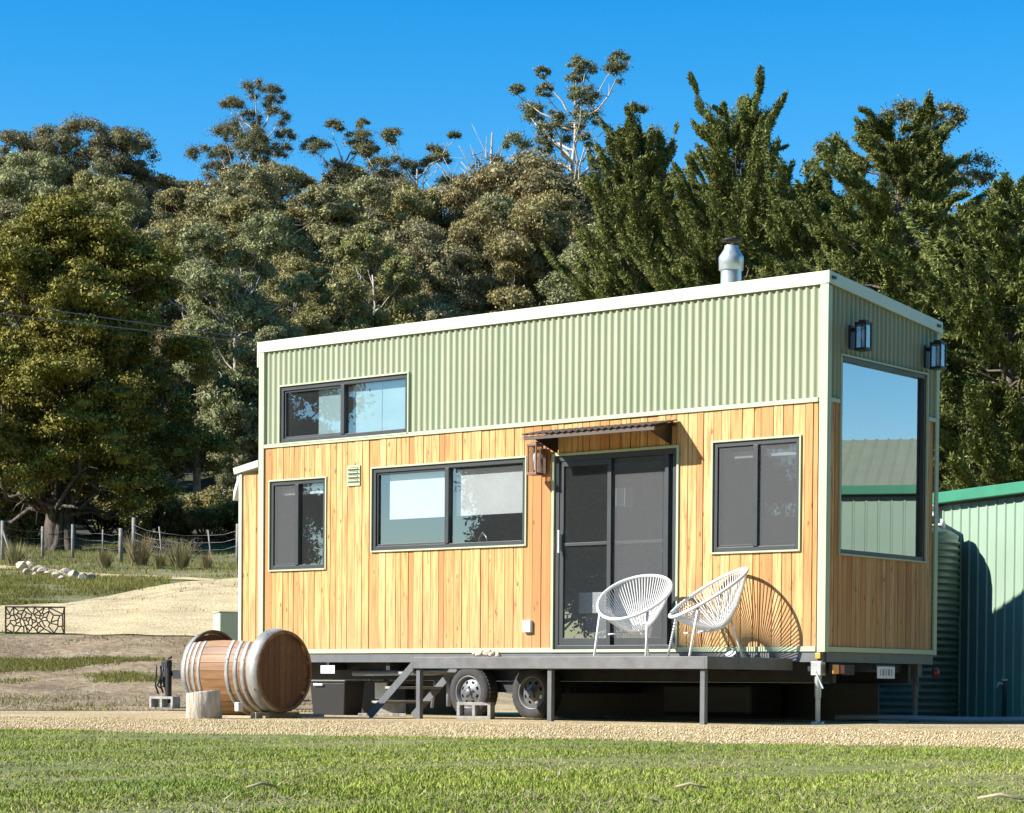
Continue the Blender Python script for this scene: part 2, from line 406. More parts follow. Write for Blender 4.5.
# ------------------------------------------------------------------ world, sun, camera
SUN_AZ, SUN_EL = R(36), R(33)          # sunlight travels towards +Y, a little towards +X
w = bpy.data.worlds.new('World'); sc.world = w; w.use_nodes = True
n = w.node_tree; bg = n.nodes['Background']
sky = n.nodes.new('ShaderNodeTexSky'); sky.sky_type = 'NISHITA'; sky.sun_disc = False
sky.sun_elevation = SUN_EL; sky.sun_rotation = PI+SUN_AZ
sky.air_density = 1.0; sky.dust_density = 0.0; sky.ozone_density = 2.0; sky.altitude = 0
hs = n.nodes.new('ShaderNodeHueSaturation'); hs.inputs['Saturation'].default_value = 1.56
n.links.new(sky.outputs[0], hs.inputs['Color']); n.links.new(hs.outputs[0], bg.inputs[0])
bg.inputs[1].default_value = .10
sl = bpy.data.lights.new('sun', 'SUN'); sl.energy = 5.0; sl.angle = R(.53); sl.color = (1, .955, .88)
so = bpy.data.objects.new('sun', sl); col.objects.link(so)
sd = Vector((math.sin(SUN_AZ)*math.cos(SUN_EL), math.cos(SUN_AZ)*math.cos(SUN_EL), -math.sin(SUN_EL)))
so.rotation_euler = sd.to_track_quat('-Z', 'Y').to_euler(); so.location = (0, -30, 40)
cd = bpy.data.cameras.new('camera'); co = bpy.data.objects.new('camera', cd); col.objects.link(co)
mt = Matrix.Identity(4)
for i in range(3): mt[i][0], mt[i][1], mt[i][2], mt[i][3] = RT[i], UP[i], -FW[i], CAM[i]
co.matrix_world = mt
cd.sensor_fit = 'HORIZONTAL'; cd.sensor_width = 36; cd.lens = FPX/1024*36
cd.shift_y = (PPY-406.5)/1024; cd.clip_start = .1; cd.clip_end = 3000
sc.camera = co
sc.view_settings.view_transform = 'Standard'; sc.view_settings.look = 'None'
sc.view_settings.exposure = 1.0; sc.view_settings.gamma = 1
sc.cycles.max_bounces = 6; sc.cycles.transparent_max_bounces = 8; sc.cycles.diffuse_bounces = 1

# ================================================================== THE TINY HOUSE
L, W = 8.38, 2.4
ZB, ZL, ZT, ZK = .82, 3.40, 4.74, 4.52      # timber foot, timber/steel line, parapet top front, back
house = empty('tiny_house', (-L/2, W/2, 0), 'tiny house on a trailer with honey timber boards below sage green corrugated steel', 'tiny house', world=True)
T = .03                                      # cladding thickness
def clad(mb, u0, u1, z0, z1, holes, plane, widths, gap=.009, ztop=None):
    """vertical boards over [u0,u1] with rectangular openings; plane(u,d,z)->xyz, d = depth outwards"""
    u = u0
    while u < u1-.005:
        wdt = random.choice(widths); v = min(u+wdt, u1)
        if u1-v < .03: v = u1
        rnd = random.random(); dd = random.uniform(-.004, .004)
        cuts = sorted({u+gap/2, v-gap/2, *[h[k] for h in holes for k in (0, 1) if u+gap/2 < h[k] < v-gap/2]})
        for a, b in zip(cuts, cuts[1:]):
            mid = (a+b)/2; segs = [(z0, z1 if ztop is None else ztop(mid))]
            for h in holes:
                if h[0] < mid < h[1]:
                    segs = [q for s_ in segs for q in ((s_[0], min(s_[1], h[2])), (max(s_[0], h[3]), s_[1])) if q[1]-q[0] > .004]
            for za, zb in segs:
                c = [plane(p, d, z) for z in (za, zb) for d in (0, T+dd) for p in (a, b)]
                mb.add(c, [(0, 2, 3, 1), (4, 5, 7, 6), (0, 1, 5, 4), (2, 6, 7, 3), (0, 4, 6, 2), (1, 3, 7, 5)], rnd)
        u = v
front = lambda u, d, z: (u, -d+T, z)         # outer face at y = 0
endp = lambda u, d, z: (d-T, u, z)           # outer face at x = 0
HOLES = dict(up=(-8.01, -5.85, 3.43, 4.14), left=(-8.18, -7.21, 1.83, 2.95), big=(-6.42, -4.02, 2.02, 3.02),
             door=(-3.59, -1.89, ZB-.02, 3.01), right=(-1.41, -.32, 1.845, 3.03))
EH = (.28, 2.14, 1.81, 3.89)
def grow(h, g): return (h[0]-g, h[1]+g, h[2]-g, h[3]+g)
mb = MB(); clad(mb, -L+.10, -.10, ZB, ZL-.02, [HOLES[k] for k in ('left', 'big', 'door', 'right')], front, [.085, .10, .12, .13, .15, .16])
clad(mb, .08, W-.08, ZB, ZL-.02, [EH], endp, [.085, .10, .115])
mb.build('timber_cladding', M['timber'], house)
# corrugated steel: real ripples
def ripple(mb, u0, u1, z0, z1, holes, plane, pitch=.0915, amp=.0125, zt=None):
    k = int((u1-u0)/pitch*10); us = [u0+(u1-u0)*i/k for i in range(k+1)]
    us = sorted(set(us) | {h[j] for h in holes for j in (0, 1)})
    d = lambda u: T*.4+amp*math.cos(2*PI*(u-u0)/pitch)+amp
    for a, b in zip(us, us[1:]):
        mid = (a+b)/2; segs = [(z0, None)]
        for h in holes:
            if h[0] < mid < h[1]:
                segs = [q for s_ in segs for q in ((s_[0], h[2]), (h[3], s_[1])) if q[1] is None or q[1]-q[0] > .004]
        for za, zb in segs:
            ta = zt(a) if zb is None and zt else (z1 if zb is None else zb); tb = zt(b) if zb is None and zt else (z1 if zb is None else zb)
            mb.add([plane(a, d(a), za), plane(b, d(b), za), plane(b, d(b), tb), plane(a, d(a), ta)], [(0, 1, 2, 3)], 0, True)
def topz(y): return ZT-(ZT-ZK)*y/W
mb = MB(); ripple(mb, -L+.07, -.07, ZL+.03, ZT-.12, [HOLES['up']], front)
ripple(mb, .06, W-.06, ZL+.03, ZT, [EH], endp, zt=lambda y: topz(y)-.12)
o = mb.build('corrugated_cladding', M['green'], house)
# inner shell so that nothing is see-through except the windows
mb = MB()
def wall_with_holes(mb, u0, u1, z0, z1, holes, quad):
    us = sorted({u0, u1, *[h[k] for h in holes for k in (0, 1)]}); zs = sorted({z0, z1, *[h[k] for h in holes for k in (2, 3)]})
    for a, b in zip(us, us[1:]):
        for c, d in zip(zs, zs[1:]):
            if not any(h[0] < (a+b)/2 < h[1] and h[2] < (c+d)/2 < h[3] for h in holes): quad(a, b, c, d)
wall_with_holes(mb, -L+.04, -.05, ZB-.02, ZT-.3, list(HOLES.values()), lambda a, b, c, d: mb.box(a, b, T+.004, T+.06, c, d))
wall_with_holes(mb, .05, W-.04, ZB-.02, ZT-.3, [EH], lambda a, b, c, d: mb.box(-.09, -T-.004, a, b, c, d))
mb.box(-L+.04, -L+.10, .095, W-.04, ZB-.02, ZK-.1); mb.box(-L+.04, -.095, W-.07, W-.01, ZB-.02, ZK-.1)
mb.box(-L+.105, -.095, .095, W-.075, ZB-.02, ZB+.02); mb.box(-L+.105, -2.9, .095, W-.075, 3.2, 3.3)
mb.build('inner_wall', M['inside'], house)
mb = MB()
mb.add([(-L+.02, .02, ZT-.06), (-.02, .02, ZT-.06), (-.02, W-.02, ZK-.06), (-L+.02, W-.02, ZK-.06),
        (-L+.02, .02, ZT-.14), (-.02, .02, ZT-.14), (-.02, W-.02, ZK-.14), (-L+.02, W-.02, ZK-.14)],
       [(0, 1, 2, 3), (7, 6, 5, 4), (0, 4, 5, 1), (1, 5, 6, 2), (2, 6, 7, 3), (3, 7, 4, 0)])
mb.build('roof', M['flash'], house)
mb = MB()
mb.box(-L, -.0, -.028, .0, ZT-.135, ZT)                    # front parapet flashing
mb.box(-L, -.0, .0, .07, ZT-.012, ZT+.004)
def sl_box(mb, x0, x1, y0, y1, dz0, dz1):
    mb.add([(x, y, topz(y)+d) for d in (dz0, dz1) for y in (y0, y1) for x in (x0, x1)],
           [(0, 2, 3, 1), (4, 5, 7, 6), (0, 1, 5, 4), (2, 6, 7, 3), (0, 4, 6, 2), (1, 3, 7, 5)])
sl_box(mb, .003, .031, -.026, W+.05, -.13, .001); sl_box(mb, -.07, .003, .075, W+.05, -.006, .003)
mb.box(-L-.03, -L-.002, -.028, W+.03, ZK-.1, ZT)
mb.build('roof_flashing', M['flash'], house, .004)
for y in (.07, W-.04): MB().box(.032, .045, y-.045, y+.03, topz(y)-.075, topz(y)-.045).build('flashing_bracket', M['black'], house)
def part(name, mat, *boxes, bevel=.003, parent=None):
    q = MB()
    for b_ in boxes: q.box(*b_)
    return q.build(name, M[mat], parent or house, bevel)
part('corner_trim', 'trim', (-.078, .022, -.022, .004, ZB-.06, ZT-.137), (-.001, .022, .005, .06, ZB-.06, ZT-.15))
part('corner_trim', 'trim', (-L, -L+.09, -.022, .004, ZB-.06, ZT-.137)); part('corner_trim', 'trim', (-.001, .022, W-.06, W+.01, ZB-.06, topz(W)-.14))
for b_ in ((-L+.092, -.097, -.020, .004, ZL-.018, ZL+.028), (-L+.092, HOLES['door'][0]-.03, -.018, .004, ZB-.055, ZB-.002), (HOLES['door'][1]+.03, -.097, -.018, .004, ZB-.055, ZB-.002),
           (HOLES['door'][0]-.03, HOLES['door'][1]+.03, -.022, .004, ZB-.055, ZB-.022), (-.001, .020, .062, EH[0]-.032, ZL-.018, ZL+.028), (-.001, .020, EH[1]+.032, W-.062, ZL-.018, ZL+.028), (-.001, .020, .062, W-.062, ZB-.055, ZB-.002)):
    part('trim_strip', 'trim', b_)

# windows -------------------------------------------------------------
def window(h, kind='slide', axis='f', fr=.05, glass='glass', split=None, blinds=(), name='window', screens=()):
    u0, u1, z0, z1 = h
    P = (lambda a, b, d0, d1, c, e, m_: m_.box(a, b, -d1, -d0, c, e)) if axis == 'f' else (lambda a, b, d0, d1, c, e, m_: m_.box(d0, d1, a, b, c, e))
    m_ = MB(); D0, D1 = -.07, -.002
    P(u0, u0+fr, D0, D1, z0, z1, m_); P(u1-fr, u1, D0, D1, z0, z1, m_)
    P(u0+fr, u1-fr, D0, D1, z0, z0+fr, m_); P(u0+fr, u1-fr, D0, D1, z1-fr, z1, m_)
    if split is not None: P(split-.03, split+.03, D0, D1+.012, z0+fr, z1-fr, m_)
    if kind == 'slide':                                   # sash stiles of the sliding pane
        a, b = u0+fr, split-.03
        P(a, a+.025, D0+.02, -.02, z0+fr, z1-fr, m_); P(a+.025, b, D0+.02, -.02, z0+fr, z0+fr+.025, m_); P(a+.025, b, D0+.02, -.02, z1-fr-.025, z1-fr, m_)
    f = m_.build(name, M['charcoal'], house, .003)
    cuts = [(u0+fr, u1-fr)] if split is None else [(u0+fr, split-.03), (split+.03, u1-fr)]
    for i, (a, b) in enumerate(cuts):
        g = MB(); P(a, b, -.052+.012*i, -.046+.012*i, z0+fr, z1-fr, g); g.build('pane', M[glass], f)
    for (a, b) in screens:
        q = MB(); P(a, b, -.020, -.018, z0+fr+.002, z1-fr-.002, q); q.build('flyscreen', M['mesh'], f)
    t = MB(); g = .021
    P(u0-g, u0-.002, -.03, .020, z0-g, z1+g, t); P(u1+.002, u1+g, -.03, .020, z0-g, z1+g, t)
    P(u0-.002, u1+.002, -.03, .020, z1+.002, z1+g, t); P(u0-.002, u1+.002, -.03, .026, z0-g, z0-.002, t)
    t.build('window_trim', M['trim'], f, .002)
    for (a, b, c, e, mt_) in blinds:
        q = MB(); P(a, b, -.125, -.115, c, e, q); q.build('blind', M[mt_], f)
    return f
window((-8.01, -5.85, 3.432, 4.14), split=-6.93, blinds=[(-7.45, -6.99, 3.46, 4.09, 'curtain'), (-6.86, -6.38, 3.46, 4.09, 'curtain'), (-6.37, -5.9, 3.46, 4.09, 'curtain')])  # flat pale teal panels behind the upper panes
window(HOLES['left'], split=-7.71, blinds=[(-8.08, -7.78, 2.78, 2.87, 'blind'), (-7.66, -7.29, 2.78, 2.87, 'blind')], screens=[(-8.12, -7.745)])
window(HOLES['big'], split=-5.22, blinds=[(-6.24, -5.27, 2.40, 2.95, 'blind'), (-5.17, -4.08, 2.40, 2.95, 'blind')])
window(HOLES['right'], split=-.87, blinds=[(-1.22, -.92, 2.86, 2.93, 'blind'), (-.82, -.38, 2.86, 2.93, 'blind')], screens=[(-1.35, -.905), (-.835, -.372)])
window(EH, kind='fixed', axis='e', fr=.045, glass='mirror_glass', name='picture_window')

# sliding door ----------------------------------------------------------
u0, u1, z0, z1 = HOLES['door']; m_ = MB()
B = lambda a, b, d0, d1, c, e: m_.box(a, b, -d1, -d0, c, e)
fr = .06
B(u0, u0+fr, -.09, -.002, z0, z1); B(u1-fr, u1, -.09, -.002, z0, z1); B(u0+fr, u1-fr, -.09, -.002, z1-fr, z1); B(u0+fr, u1-fr, -.09, .012, z0, z0+.045)
B(-2.06, -2.01, -.09, -.004, z0+.045, z1-fr)
dr = m_.build('sliding_door', M['charcoal'], house, .003)
def leaf_frame(a, b, d0, d1, st_=.055):
    B(a, a+st_, d0, d1, z0+.047, z1-fr-.002); B(b-st_, b, d0, d1, z0+.047, z1-fr-.002)
    B(a+st_, b-st_, d0, d1, z1-fr-.06, z1-fr-.002); B(a+st_, b-st_, d0, d1, z0+.047, z0+.13); B(a+st_, b-st_, d0, d1, 1.98, 2.015)
m_ = MB(); leaf_frame(u0+fr+.002, -2.80, -.05, -.012); m_.build('door_panel', M['charcoal'], dr, .002)
m_ = MB(); leaf_frame(-2.86, -2.062, -.09, -.055); m_.build('door_panel', M['charcoal'], dr, .002)
for a, b, d in ((u0+fr+.05, -2.85, -.034), (-2.80, -2.115, -.075), (-2.01, u1-fr, -.06)):
    m_ = MB(); B(a, b, d-.003, d+.003, z0+.10, z1-fr-.04); m_.build('pane', M['glass'], dr)
m_ = MB(); B(-2.80, -2.115, -.052, -.050, z0+.132, z1-fr-.064); m_.build('flyscreen', M['mesh'], dr)
m_ = MB(); B(u0+fr+.012, u0+fr+.040, -.010, .035, 1.94, 2.12); B(u0+fr+.012, u0+fr+.040, .030, .045, 1.90, 2.16)
m_.build('handle', M['galv'], dr, .004)
m_ = MB(); B(u0-.03, u0-.002, -.03, .022, ZB-.02, z1+.028); B(u1+.002, u1+.03, -.03, .022, ZB-.02, z1+.028); B(u0-.002, u1+.002, -.03, .022, z1+.002, z1+.028)
m_.build('door_trim', M['trim'], dr, .002)
# what stands just inside the door and behind the kitchen window
part('bench', 'benchtop', (-3.46, -2.98, .30, .80, 1.22, 1.46)); part('bench_leg', 'inside', (-3.40, -3.04, .36, .74, ZB+.021, 1.218))  # plain pale box on a stand just inside the door
part('kitchen_top', 'benchtop', (-6.35, -4.05, .14, .68, 1.72, 1.76)); part('wall_panel', 'blind', (-2.83, -2.70, .14, .30, 2.42, 2.62))
m_ = MB(); m_.lathe([(.012, 1.76), (.012, 2.0)], (-4.95, .3, 0), n=10); m_.tube([(-4.95, .3, 2.0), (-4.95, .28, 2.13), (-4.86, .24, 2.2), (-4.77, .2, 2.14), (-4.76, .2, 2.08)], .012, 8); m_.build('tap', M['galv'], house)
m_ = MB(); m_.tube([(-7.52, .5, 3.33), (-7.48, .5, 3.55), (-7.5, .5, 3.72), (-7.62, .5, 3.86)], [.16, .20, .16, .05], 12); m_.build('pillow', M['whiteboard'], house)

# awning over the door ----------------------------------------------------
aw = MB(); xa, xb = -3.72, -1.87; D = .47
k = int((xb-xa)/.0915*8)
zz = lambda y: 3.305-.085*(-y/D)
prv = None
for i in range(k+1):
    x = xa+(xb-xa)*i/k; hgt = .010*math.cos(2*PI*(x-xa)/.0915)
    cur = [(x, -.024, zz(0)+hgt), (x, -D, zz(-D)+hgt)]
    if prv: aw.add([prv[0], cur[0], cur[1], prv[1]], [(0, 1, 2, 3)], 0, True)
    prv = cur
awn = aw.build('awning', M['awning'], house)
sm = awn.modifiers.new('thick', 'SOLIDIFY'); sm.thickness = .004
m_ = MB(); m_.box(xa+.02, xb-.02, -D+.02, -D+.05, zz(-D)-.055, zz(-D)-.015); m_.box(xa+.02, xb-.02, -.05, -.024, zz(0)-.06, zz(0)-.02); m_.build('awning_batten', M['awning'], awn)
for x in (xa+.16, xb-.1):
    m_ = MB(); m_.add([(x+q, y, z) for q in (0, .02) for (y, z) in ((-.024, zz(0)-.03), (-D+.06, zz(-D)-.03), (-D+.06, zz(-D)-.06), (-.024, zz(0)-.26))],
                      [(3, 2, 1, 0), (4, 5, 6, 7), (0, 1, 5, 4), (1, 2, 6, 5), (2, 3, 7, 6), (3, 0, 4, 7)]); m_.build('awning_bracket', M['bronze'], awn)

# lantern wall lamps -------------------------------------------------------
def lamp(o_, out, side, hgt, mat, wd=.13):
    """box lantern: o_ base point on the wall (centre), out = unit outwards, side = unit sideways"""
    o_, out, side = map(lambda q: np.array(q, float), (o_, out, side)); up = np.array([0, 0, 1.])
    m_ = MB(); m_.obox(o_+out*.012, side*.055, out*.012, up*hgt*.46); m_.obox(o_+out*.05+up*hgt*.30, side*.02, out*.04, up*.018)
    c = o_+out*.15
    for a in (-1, 1):
        for b in (-1, 1): m_.obox(c+side*a*wd*.45+out*b*wd*.45, side*.008, out*.008, up*hgt*.5)
    m_.obox(c+up*hgt*.5, side*wd*.54, out*wd*.54, up*.014); m_.obox(c+up*(hgt*.5+.025), side*wd*.3, out*wd*.3, up*.012); m_.obox(c-up*hgt*.5, side*wd*.54, out*wd*.54, up*.014)
    lm = m_.build('wall_lamp', mat, house, .002)
    g = MB()
    for s_ in (side, out):
        q = out if s_ is side else side
        for a in (-1, 1): g.obox(c+s_*a*wd*.43, s_*.0015, q*wd*.42, up*hgt*.47)
    g.build('lamp_glass', M['lampglass'], lm)
    g = MB(); g.lathe([(.012, -.10), (.014, -.02), (.026, .03), (.022, .08), (.004, .10)], tuple(c-up*.02), n=12); g.build('bulb', M['white'], lm)
lamp((-3.75, -.02, 2.97), (0, -1, 0), (1, 0, 0), .33, M['copper'])
lamp((.035, .42, 4.09), (1, 0, 0), (0, 1, 0), .27, M['bronze'])
lamp((.035, 2.06, 4.08), (1, 0, 0), (0, 1, 0), .27, M['bronze'])

# vent, socket ---------------------------------------------------------------
m_ = MB(); m_.box(-6.83, -6.62, -.02, .002, 2.83, 3.08)
for i in range(4): m_.obox((-6.725, -.028, 2.88+i*.05), (.085, 0, 0), (0, .016, -.010), (0, .003, .005))
m_.build('wall_vent', M['trim'], house)
m_ = MB()
for i in range(4): m_.box(-6.80, -6.65, -.0225, -.0205, 2.888+i*.05, 2.905+i*.05)
m_.build('vent_slot', M['black'], house)
m_ = MB(); m_.box(-4.02, -3.90, -.05, .002, 1.0, 1.14); m_.build('power_socket', M['whiteboard'], house, .008)

# pop-out locker on the drawbar end --------------------------------------------
px0, px1 = -8.74, -L
m_ = MB(); clad(m_, px0, px1-.005, ZB, 3.06, [], lambda u, d, z: (u, -d+T+.02, z), [.10, .13, .15])
clad(m_, .06, 1.7, ZB, 3.0, [], lambda u, d, z: (px0-d+T, u, z), [.13, .15]); m_.build('locker_cladding', M['timber'], house)
m_ = MB(); m_.box(px0+.03, px1-.002, .06, 1.7, ZB, 3.02); m_.build('locker_wall', M['inside'], house)
m_ = MB(); m_.add([(x, y, z) for (x, z) in ((px0-.08, 3.08), (px1-.002, 3.15), (px1-.002, 3.24), (px0-.10, 3.16)) for y in (-.03, 1.75)],
                  [(0, 2, 3, 1), (2, 4, 5, 3), (4, 6, 7, 5), (6, 0, 1, 7), (0, 6, 4, 2), (1, 3, 5, 7)])
m_.box(px0-.018, px0+.035, -.004, .022, ZB-.05, 3.078); m_.box(px0+.037, px1-.003, -.002, .018, ZB-.05, ZB-.002); m_.build('locker_cap', M['flash'], house, .003)
m_ = MB(); m_.tube([(px0-.05, .05, 3.08), (px0-.06, .05, 3.0), (px0-.13, .06, 2.86), (px0-.14, .06, 2.75)], .035, 10); m_.build('downpipe', M['whiteboard'], house)

# flue -------------------------------------------------------------------------
fx, fy = -1.97, 1.15
fz = topz(fy)-.07
m_ = MB(); m_.lathe([(.118, fz), (.118, fz+.57)], (fx, fy, 0), n=28); m_.build('flue_pipe', M['galv'], house)
m_ = MB(); m_.lathe([(.119, fz+.555), (.140, fz+.565), (.143, fz+.70), (.138, fz+.72), (.085, fz+.80), (.078, fz+.84)], (fx, fy, 0), n=28); m_.build('flue_cowl', M['galv'], house)
m_ = MB(); m_.lathe([(.004, fz+.945), (.10, fz+.915), (.128, fz+.895), (.10, fz+.89), (.004, fz+.892)], (fx, fy, 0), n=28)
for a in range(4): m_.bar((fx+.07*math.cos(a*PI/2), fy+.07*math.sin(a*PI/2), fz+.80), (fx+.08*math.cos(a*PI/2), fy+.08*math.sin(a*PI/2), fz+.90), .02, .004, (.3, .2, 0))
m_.build('flue_cap', M['steel'], house)

# trailer chassis ------------------------------------------------------------
m_ = MB()
m_.box(-L+.02, -.02, .0, .05, .655, .762); m_.box(-.05, .0, .052, W-.05, .655, .762); m_.box(-L+.02, -.02, W-.05, W, .655, .762)
m_.build('chassis_edge', M['greysteel'], house)
m_ = MB()
for y in (.35, W-.42): m_.box(-L+.1, -.1, y, y+.07, .44, .65)
for i in range(9): m_.box(-L+.15+i*1.0, -L+.21+i*1.0, .055, W-.055, .56, .652)
m_.box(-L+.02, -.02, .055, W-.055, .655, .758)
for s_ in (-1, 1): m_.bar((-L+.1, W/2+s_*.75, .50), (-11.2, W/2+s_*.06, .50), .06, .12)
m_.box(-11.45, -11.1, W/2-.06, W/2+.06, .47, .55)
m_.build('chassis_beam', M['steel'], house)
def wheel(x, y, flip=1):
    m_ = MB(); R_, w_ = .31, .20
    m_.lathe([(.19, 0), (.20, -.01), (.27, -.012), (.30, .012), (.31, .04), (.31, w_-.04), (.30, w_-.012), (.25, w_), (.19, w_-.01)], (x, y, R_-.01), 'y', 40)
    for k in range(40):
        a = 2*PI*k/40; c = np.array([x+.309*math.cos(a), y+w_/2, R_-.01+.309*math.sin(a)]); t = np.array([-math.sin(a), 0, math.cos(a)]); r_ = np.array([math.cos(a), 0, math.sin(a)])
        m_.obox(c, t*.016, r_*.006, np.array([0, .075, 0]))
    wh = m_.build('wheel', M['rubber'], house)
    m_ = MB(); m_.lathe([(.20, .005), (.195, -.006), (.18, .0), (.175, .05), (.165, .055)], (x, y, R_-.01), 'y', 40)
    # dish with eight windows
    for k in range(8):
        a0, a1 = 2*PI*k/8+.22, 2*PI*(k+1)/8-.22
        for (r0, r1, e0, e1) in ((.135, .168, 2*PI*k/8-.001, 2*PI*(k+1)/8+.001), (.105, .135, a1-.0, a1+.44)):
            seg = 4; vs = []
            for j in range(seg+1):
                a = e0+(e1-e0)*j/seg
                for r_ in (r0, r1): vs.append((x+r_*math.cos(a), y+.045-.02*(.168-r_)/.06, R_-.01+r_*math.sin(a)))
            m_.add(vs, [(2*j, 2*j+1, 2*j+3, 2*j+2) for j in range(seg)], 0, True)
    m_.lathe([(.108, .028), (.07, .012), (.045, .01), (.043, -.012), (.03, -.02), (.001, -.022)], (x, y, R_-.01), 'y', 28)
    for k in range(5):
        a = 2*PI*k/5+.3; m_.lathe([(.011, .014), (.011, -.006), (.001, -.008)], (x+.062*math.cos(a), y, R_-.01+.062*math.sin(a)), 'y', 8)
    m_.build('rim', M['rim'], wh)
for x in (-4.95, -3.99):
    wheel(x, .10)
m_ = MB(); m_.box(-5.35, -3.6, .32, 2.1, .30, .36); m_.box(-4.9, -4.0, .33, .37, .36, .43); m_.build('axle', M['steel'], house)
def jack(x, y, mat, zt=.66, zb=.0):
    m_ = MB(); m_.box(x-.06, x+.06, y-.05, y+.05, zt-.14, zt); m_.lathe([(.028, zb+.03), (.028, zt-.13)], (x, y, 0), n=12)
    m_.lathe([(.036, zb+.28), (.036, zt-.13)], (x, y, 0), n=12); m_.lathe([(.001, zb+.03), (.07, zb+.03), (.075, zb), (.001, zb)], (x, y, 0), n=16)
    m_.bar((x, y-.05, zt-.1), (x+.10, y-.06, zt-.28), .018, .018); m_.build('jack_leg', mat, house, .003)
jack(-.10, .05, M['galv'], .655); jack(-.12, W-.22, M['greysteel'], .655); jack(-L+.3, W-.3, M['steel'], .655)
# far-side legs and plumbing seen as dark shapes under the floor
m_ = MB(); m_.tube([(-7.0, .30, .52), (-5.7, .26, .53), (-4.9, .24, .57)], .035, 10); m_.tube([(-5.6, .5, .60), (-5.6, .5, .12)], .03, 10); m_.tube([(-5.75, .45, .6), (-5.8, .42, .1)], .02, 8)
m_.build('waste_pipe', M['pipe'], house)
m_ = MB(); m_.box(-7.28, -7.04, -.004, .0, .515, .615); m_.build('compliance_plate', M['plate'], house)
m_ = MB(); m_.box(-7.18, -7.14, .001, .015, .615, .655); m_.build('plate_bracket', M['steel'], house)
part('skirt_panel', 'black', (-5.05, -.35, 1.75, 1.78, .01, .438)); part('skirt_panel', 'black', (-8.33, -5.95, 1.6, 1.63, .01, .438))  # black panels added to stand in for deep shade under the floor
part('grey_water_tank', 'black', (-2.7, -1.5, .9, 1.6, .06, .42), bevel=.04)  # black box added to deepen the dark under the floor
# rear lights, plate
part('light_bracket', 'steel', (.001, .03, .10, .24, .53, .64)); part('light_bracket', 'steel', (.001, .03, .36, .58, .52, .63)); part('light_bracket', 'steel', (.001, .02, W-.06, W+.06, .52, .62))
m_ = MB(); m_.box(.031, .05, .25, .34, .53, .63); m_.build('tail_light', M['red'], house, .006)
m_ = MB(); m_.box(.031, .05, .11, .23, .53, .63); m_.build('indicator_lamp', M['amber'], house, .006)
m_ = MB(); m_.lathe([(.001, .05), (.05, .045), (.055, .022)], (0, W-.0, .56), 'x', 20); m_.build('tail_light', M['red'], house)
m_ = MB(); m_.box(-.09, -.03, -.03, -.002, .69, .75); m_.build('indicator_lamp', M['amber'], house, .005)
pl = MB().box(.052, .056, 1.02, 1.40, .49, .62).build('number_plate', M['plate'], house)
m_ = MB()
for i, (a, b) in enumerate(((1.08, 1.10), (1.13, 1.17), (1.20, 1.22), (1.25, 1.29), (1.32, 1.34))): m_.box(.0565, .0575, a, b, .52, .59)
m_.build('plate_character', M['pipe'], pl)
m_ = MB(); m_.box(.001, .05, 1.0, 1.42, .585, .64); m_.build('plate_holder', M['steel'], house)
# hitch jack at the drawbar tip
hx, hy = -11.3, 1.12
m_ = MB(); m_.lathe([(.045, .10), (.045, .70)], (hx, hy, 0), n=14); m_.lathe([(.03, .14+.03), (.03, .2)], (hx, hy, 0), n=14); m_.lathe([(.07, .195), (.07, .17), (.001, .17)], (hx, hy, 0), n=14)
m_.box(hx-.10, hx+.02, hy-.05, hy+.05, .60, .68); m_.bar((hx, hy, .72), (hx+.12, hy-.06, .74), .025, .025)
m_.build('hitch_jack', M['black'], house, .003)
m_ = MB()
for i in range(7):
    a = random.uniform(0, 6); p0 = np.array([hx-.16-.05*random.random(), hy+random.uniform(-.05, .1), .62])
    m_.tube([p0, p0+[-.08*random.random(), .03, -.14], p0+[-.12*random.random()+.03, 0, -.28], p0+[.02, .02, -.40+.1*random.random()]], .013, 6)
m_.build('coiled_cable', M['black'], house)

# ================================================================== DECK AND STEPS
deck = empty('timber_deck', (-2.4, -.8, 0), 'low grey timber deck on thin steel posts under the sliding door', 'deck', world=True)
dx0, dx1, dy = -4.28, -.38, -1.63
m_ = MB()
y = dy+.005; i = 0
while y < -.06:
    m_.box(dx0, dx1, y, y+.088, .668, .692, random.random()); y += .094
m_.build('deck_board', M['deck'], deck)
m_ = MB(); m_.box(dx0, dx1, dy-.03, dy, .565, .689); m_.box(dx1, dx1+.03, dy-.03, -.05, .565, .689); m_.box(dx0-.03, dx0, dy-.03, -.05, .565, .689)
for q in (-3.5, -2.5, -1.5): m_.box(q, q+.045, dy+.01, -.06, .56, .664)
m_.build('deck_frame', M['deckface'], deck, .003)
for (x, y) in ((dx0+.05, dy+.03), (-2.38, dy+.03), (dx1-.05, dy+.03)):
    MB().box(x-.028, x+.028, y-.028, y+.028, 0, .562).build('deck_post', M['greysteel'], deck, .003)
steps = empty('steel_steps', (-4.7, -1.2, 0), 'short flight of open steel steps leaning against left end of the deck', 'steps', world=True)
for y in (dy, dy+.75):
    m_ = MB(); m_.bar((dx0-.02, y, .60), (dx0-.68, y, .02), .012, .085)
    m_.build('stringer', M['greysteel'], steps)
for i in range(3):
    x, z = dx0-.13-.2*i, .50-.165*i
    m_ = MB(); m_.box(x-.12, x+.10, dy+.008, dy+.742, z, z+.028); m_.build('tread', M['deck'], steps, .003)

